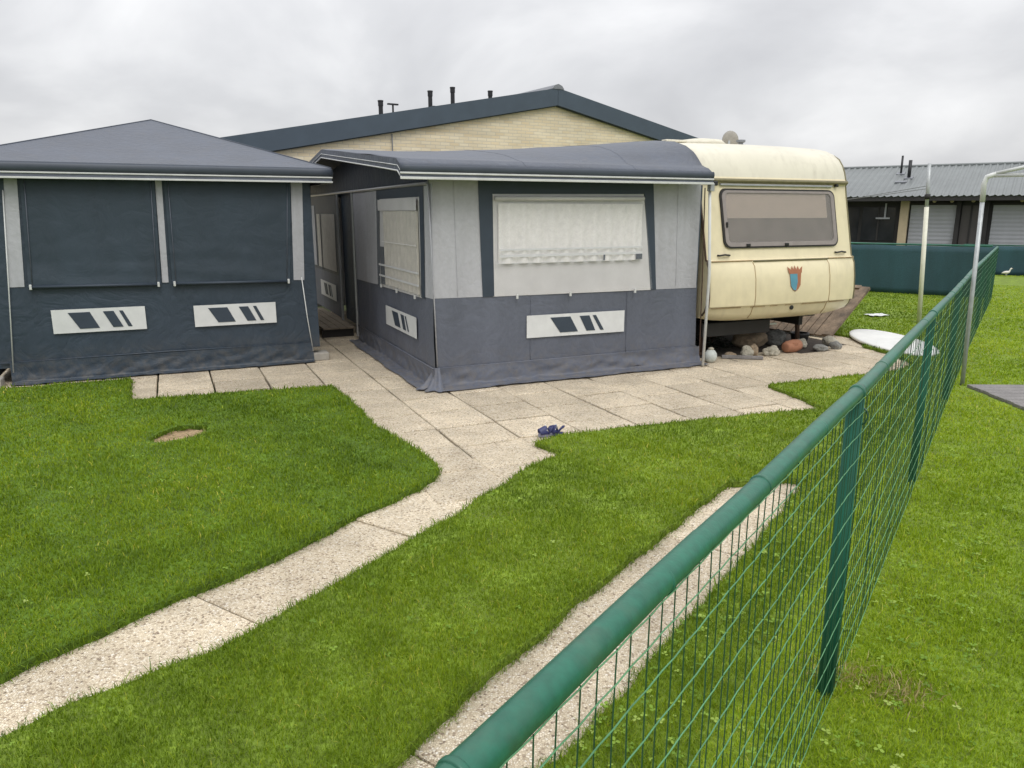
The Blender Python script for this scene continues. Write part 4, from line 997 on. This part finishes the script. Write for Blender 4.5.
stone(A(4.84, .32), (.17, .15, .13), 'rock_pale', 'pale stone under the rusty corner leg')
stone(A(4.90, .06), (.21, .15, .08), 'rock_grey', 'flat grey-green stone right of the terracotta pot')
stone(A(5.17, .08), (.16, .15, .11), 'rock_grey', 'dark grey stone at the right end of the row')
stone(A(5.32, .30), (.22, .2, .12), 'rock_pale', 'light grey stone beside the tilted plank panel')
stone(A(3.62, .18), (.15, .12, .06), 'rock_tan', 'low brown stone near the white ball')
# lying clay pot
pt_ = thing('clay_pot', 'terracotta clay pot lying on its side among the stones', 'pot', A(4.50, .12), TA + R(8))
b_ = MB().lathe([(.045, -.12), (.062, -.11), (.075, -.02), (.078, .04), (.07, .10), (.064, .125), (.05, .12), (.05, .03)], n=20).obj('pot_body', 'clay', pt_, smooth=True)
b_.matrix_local = Matrix.Translation((0, 0, .076)) @ Matrix.Rotation(R(88), 4, 'Y')
r_ = MB().lathe([(.066, .10), (.078, .102), (.078, .13), (.066, .132)], n=20).obj('pot_rim', 'clay', pt_); r_.matrix_local = b_.matrix_local.copy()
# white worn ball next to the awning corner
wb = thing('garden_ball', 'worn white ball-shaped ornament by the awning pole', 'ornament', A(3.215, .03), TA)
MB().lathe([(.0, 0), (.035, .004), (.06, .025), (.072, .065), (.066, .105), (.045, .135), (.03, .145)], n=18).obj('ball', 'ballw', wb, smooth=True)
MB().lathe([(.03, .143), (.034, .158), (.018, .17), (.0, .172)], n=12).obj('knob', 'rock_pale', wb, smooth=True)
# plant pot and dark shrub under the van
pd = thing('plant_pot', 'dark plastic plant pot beside the corner leg of the caravan', 'pot', A(5.02, .52), TA)
MB().lathe([(.085, 0), (.115, .13), (.118, .15), (.10, .15), (.09, .10)], n=18).obj('pot_body', 'black', pd, smooth=True)
sb = thing('small_shrub', 'dark leafy low plant in the shade under the caravan', 'plant', A(3.75, .75), TA)
mb = MB()
for k in range(420):
    a = random.random() * 6.28; rr = random.random() ** .5 * .33; z = random.random() * .26 * (1 - (rr / .36) ** 2) + .02; s = random.uniform(.015, .03)
    c = Vector((rr * math.cos(a), rr * math.sin(a) * .7, z)); t1 = Vector((random.uniform(-1, 1), random.uniform(-1, 1), random.uniform(-.3, .8))).normalized(); t2 = t1.cross(Vector((random.random(), random.random(), 1))).normalized()
    mb.add([c - t1 * s, c + t2 * s * .5, c + t1 * s, c - t2 * s * .5], [(0, 1, 2, 3)])
mb.obj('foliage', 'bush', sb)
ms = MB()
for k in range(7):
    a = k * .9; ms.tube([(0, 0, 0), (.12 * math.cos(a), .09 * math.sin(a), .18)], .005, 5)
ms.obj('stems', 'rust', sb)
o = MB().box((0, 0, .02), (.46, .05, .035), rz=R(-34)).obj('timber_offcut', 'gwood', bevel=.004); place(o, A(3.68, .04), TA); tag(o, 'short weathered timber offcut left of the pale stones', 'timber')

# ------------------------------------------------------------------ small things
# pair of child's sandals
for i, (loc, rz, lab, ma, mb_) in enumerate(((Vector((.255, 5.42, .004)), R(200), 'small dark blue sandal with lilac strap, nearer the left, on the terrace', 'lilac', 'blue'), (Vector((.335, 5.445, .004)), R(165), 'small dark blue sandal touching the lawn edge on the terrace', 'blue', 'blue'))):
    sh_ = thing('sandal', lab, 'shoe', loc, rz, 'small blue sandals on the terrace'); sh_.scale = (.95, 1.1, 1.6)
    out = [(.065 * math.cos(t) * (1 if math.cos(t) > 0 else .95), (.026 + .004 * math.cos(t)) * math.sin(t)) for t in np.linspace(0, 2 * math.pi, 20, endpoint=False)]
    MB().prism([(x, y, 0) for x, y in out], (0, 0, .016)).obj('sole', ma, sh_, bevel=.003)
    def up(s, t):
        a = math.pi * t; x = .055 - .065 * s
        return (x + .01 * math.sin(a), .027 * math.cos(a), .014 + (.022 + .016 * s) * math.sin(a))
    MB().grid(up, 6, 10).obj('upper', mb_, sh_, smooth=True, solid=.004)
    MB().tube([(-.012, .027, .016), (-.045, .020, .04), (-.062, 0, .046), (-.045, -.020, .04), (-.012, -.027, .016)], .006, 8).obj('heel_strap', mb_, sh_, smooth=True)
    MB().tube([(.0, .024, .03), (.004, 0, .052), (.0, -.024, .03)], .005, 8).obj('pale_strap', 'white', sh_, smooth=True)
# scrap of white sheet on the far grass
o = MB().grid(lambda s, t: ((s - .5) * .34, (t - .5) * .22 + .05 * (s - .5), .055 + .014 * nz3(s * 3, t * 3, 0)), 10, 8).obj('white_scrap', 'white', smooth=True, solid=.004); place(o, Fw(-1.36, -3.99), .2)
tag(o, 'flat white scrap lying on the grass behind the oval board', 'litter')
# small white bird on the lane edge
bd = thing('bird', 'small white bird standing beside the lane at the right edge', 'bird', Fw(.05, 6.3, .02), TF + R(15)); bd.scale = (.62, .62, .62)
b_ = MB()
bodyp = [(-.17, .13, .008), (-.12, .15, .03), (-.05, .16, .06), (.03, .17, .065), (.09, .19, .05), (.12, .23, .034), (.135, .28, .028), (.15, .32, .034), (.175, .335, .030), (.195, .33, .014)]
b_.tube([(x, 0, z) for x, z, r in bodyp], [r for x, z, r in bodyp], 12)
b_.tube([(-.01, .025, .13), (-.005, .025, .0)], .008, 6).tube([(.02, -.025, .13), (.025, -.025, .0)], .008, 6)
bo = b_.obj('bird_body', 'bird', bd, smooth=True)
MB().tube([(.19, 0, .33), (.235, 0, .322)], [.012, .003], 6).obj('beak', 'beak', bd)

# ------------------------------------------------------------------ sky, sun, camera
w = bpy.data.worlds.new('World'); sc.world = w; w.use_nodes = True
nt = w.node_tree; n = nt.nodes; l = nt.links; bg = n['Background']
SD = Vector((.25, -.75, 1.05)).normalized()
el = math.asin(SD.z); az = math.atan2(SD.x, SD.y)
sky = n.new('ShaderNodeTexSky'); sky.sky_type = 'NISHITA'; sky.sun_disc = False; sky.sun_elevation = el; sky.sun_rotation = az
sky.dust_density = 3; sky.air_density = 1
tc = n.new('ShaderNodeTexCoord'); sp = n.new('ShaderNodeSeparateXYZ'); l.new(tc.outputs['Generated'], sp.inputs[0])
def math_(op, a, b=None, clamp=False):
    m_ = n.new('ShaderNodeMath'); m_.operation = op; m_.use_clamp = clamp
    for i, v in enumerate((a, b)):
        if v is None: continue
        if isinstance(v, (int, float)): m_.inputs[i].default_value = v
        else: l.new(v, m_.inputs[i])
    return m_.outputs[0]
zz = math_('MAXIMUM', sp.outputs['Z'], 0.0)
den = math_('ADD', zz, .50)
cb = n.new('ShaderNodeCombineXYZ'); l.new(math_('DIVIDE', sp.outputs['X'], den), cb.inputs[0]); l.new(math_('DIVIDE', sp.outputs['Y'], den), cb.inputs[1])
nz_ = n.new('ShaderNodeTexNoise'); nz_.inputs['Scale'].default_value = 2.1; nz_.inputs['Detail'].default_value = 6; nz_.inputs['Roughness'].default_value = .5; nz_.inputs['Distortion'].default_value = .35
l.new(cb.outputs[0], nz_.inputs['Vector'])
rp = n.new('ShaderNodeValToRGB'); e = rp.color_ramp.elements
e[0].position = .34; e[0].color = (4.8, 4.83, 5.0, 1); e[1].position = .70; e[1].color = (7.7, 7.7, 7.75, 1)
x = e.new(.5); x.color = (5.75, 5.78, 5.92, 1)
l.new(nz_.outputs['Fac'], rp.inputs[0])
gain = math_('ADD', math_('MULTIPLY', math_('POWER', zz, 1.4), 1.75), 1.0)
mg = n.new('ShaderNodeMix'); mg.data_type = 'RGBA'; mg.blend_type = 'MULTIPLY'; mg.inputs[0].default_value = 1
l.new(rp.outputs[0], mg.inputs[6]); l.new(gain, mg.inputs[7])
mx = n.new('ShaderNodeMix'); mx.data_type = 'RGBA'; mx.inputs[0].default_value = .93
l.new(sky.outputs[0], mx.inputs[6]); l.new(mg.outputs[2], mx.inputs[7]); l.new(mx.outputs[2], bg.inputs['Color'])
bg.inputs['Strength'].default_value = .1
sl2 = bpy.data.lights.new('sun', 'SUN'); sl2.energy = 1.0; sl2.angle = R(30); sl2.color = (1, .97, .92)
so = bpy.data.objects.new('sun', sl2); COL.objects.link(so); so.rotation_euler = SD.to_track_quat('Z', 'Y').to_euler(); so.location = SD * 60
cam = bpy.data.cameras.new('camera'); co = bpy.data.objects.new('camera', cam); COL.objects.link(co)
cam.sensor_width = 36; cam.lens = 750 / 1024 * 36; cam.clip_start = .05; cam.clip_end = 1000
co.location = (0, 0, 1.65); co.rotation_euler = (R(90) - math.atan(172 / 750), 0, 0)
sc.camera = co
vs_t = sc.view_settings; vs_t.view_transform = 'Standard'; vs_t.look = 'None'; vs_t.gamma = 1; vs_t.exposure = .24; vs_t.use_curve_mapping = False
sc.cycles.max_bounces = 6; sc.cycles.transparent_max_bounces = 12
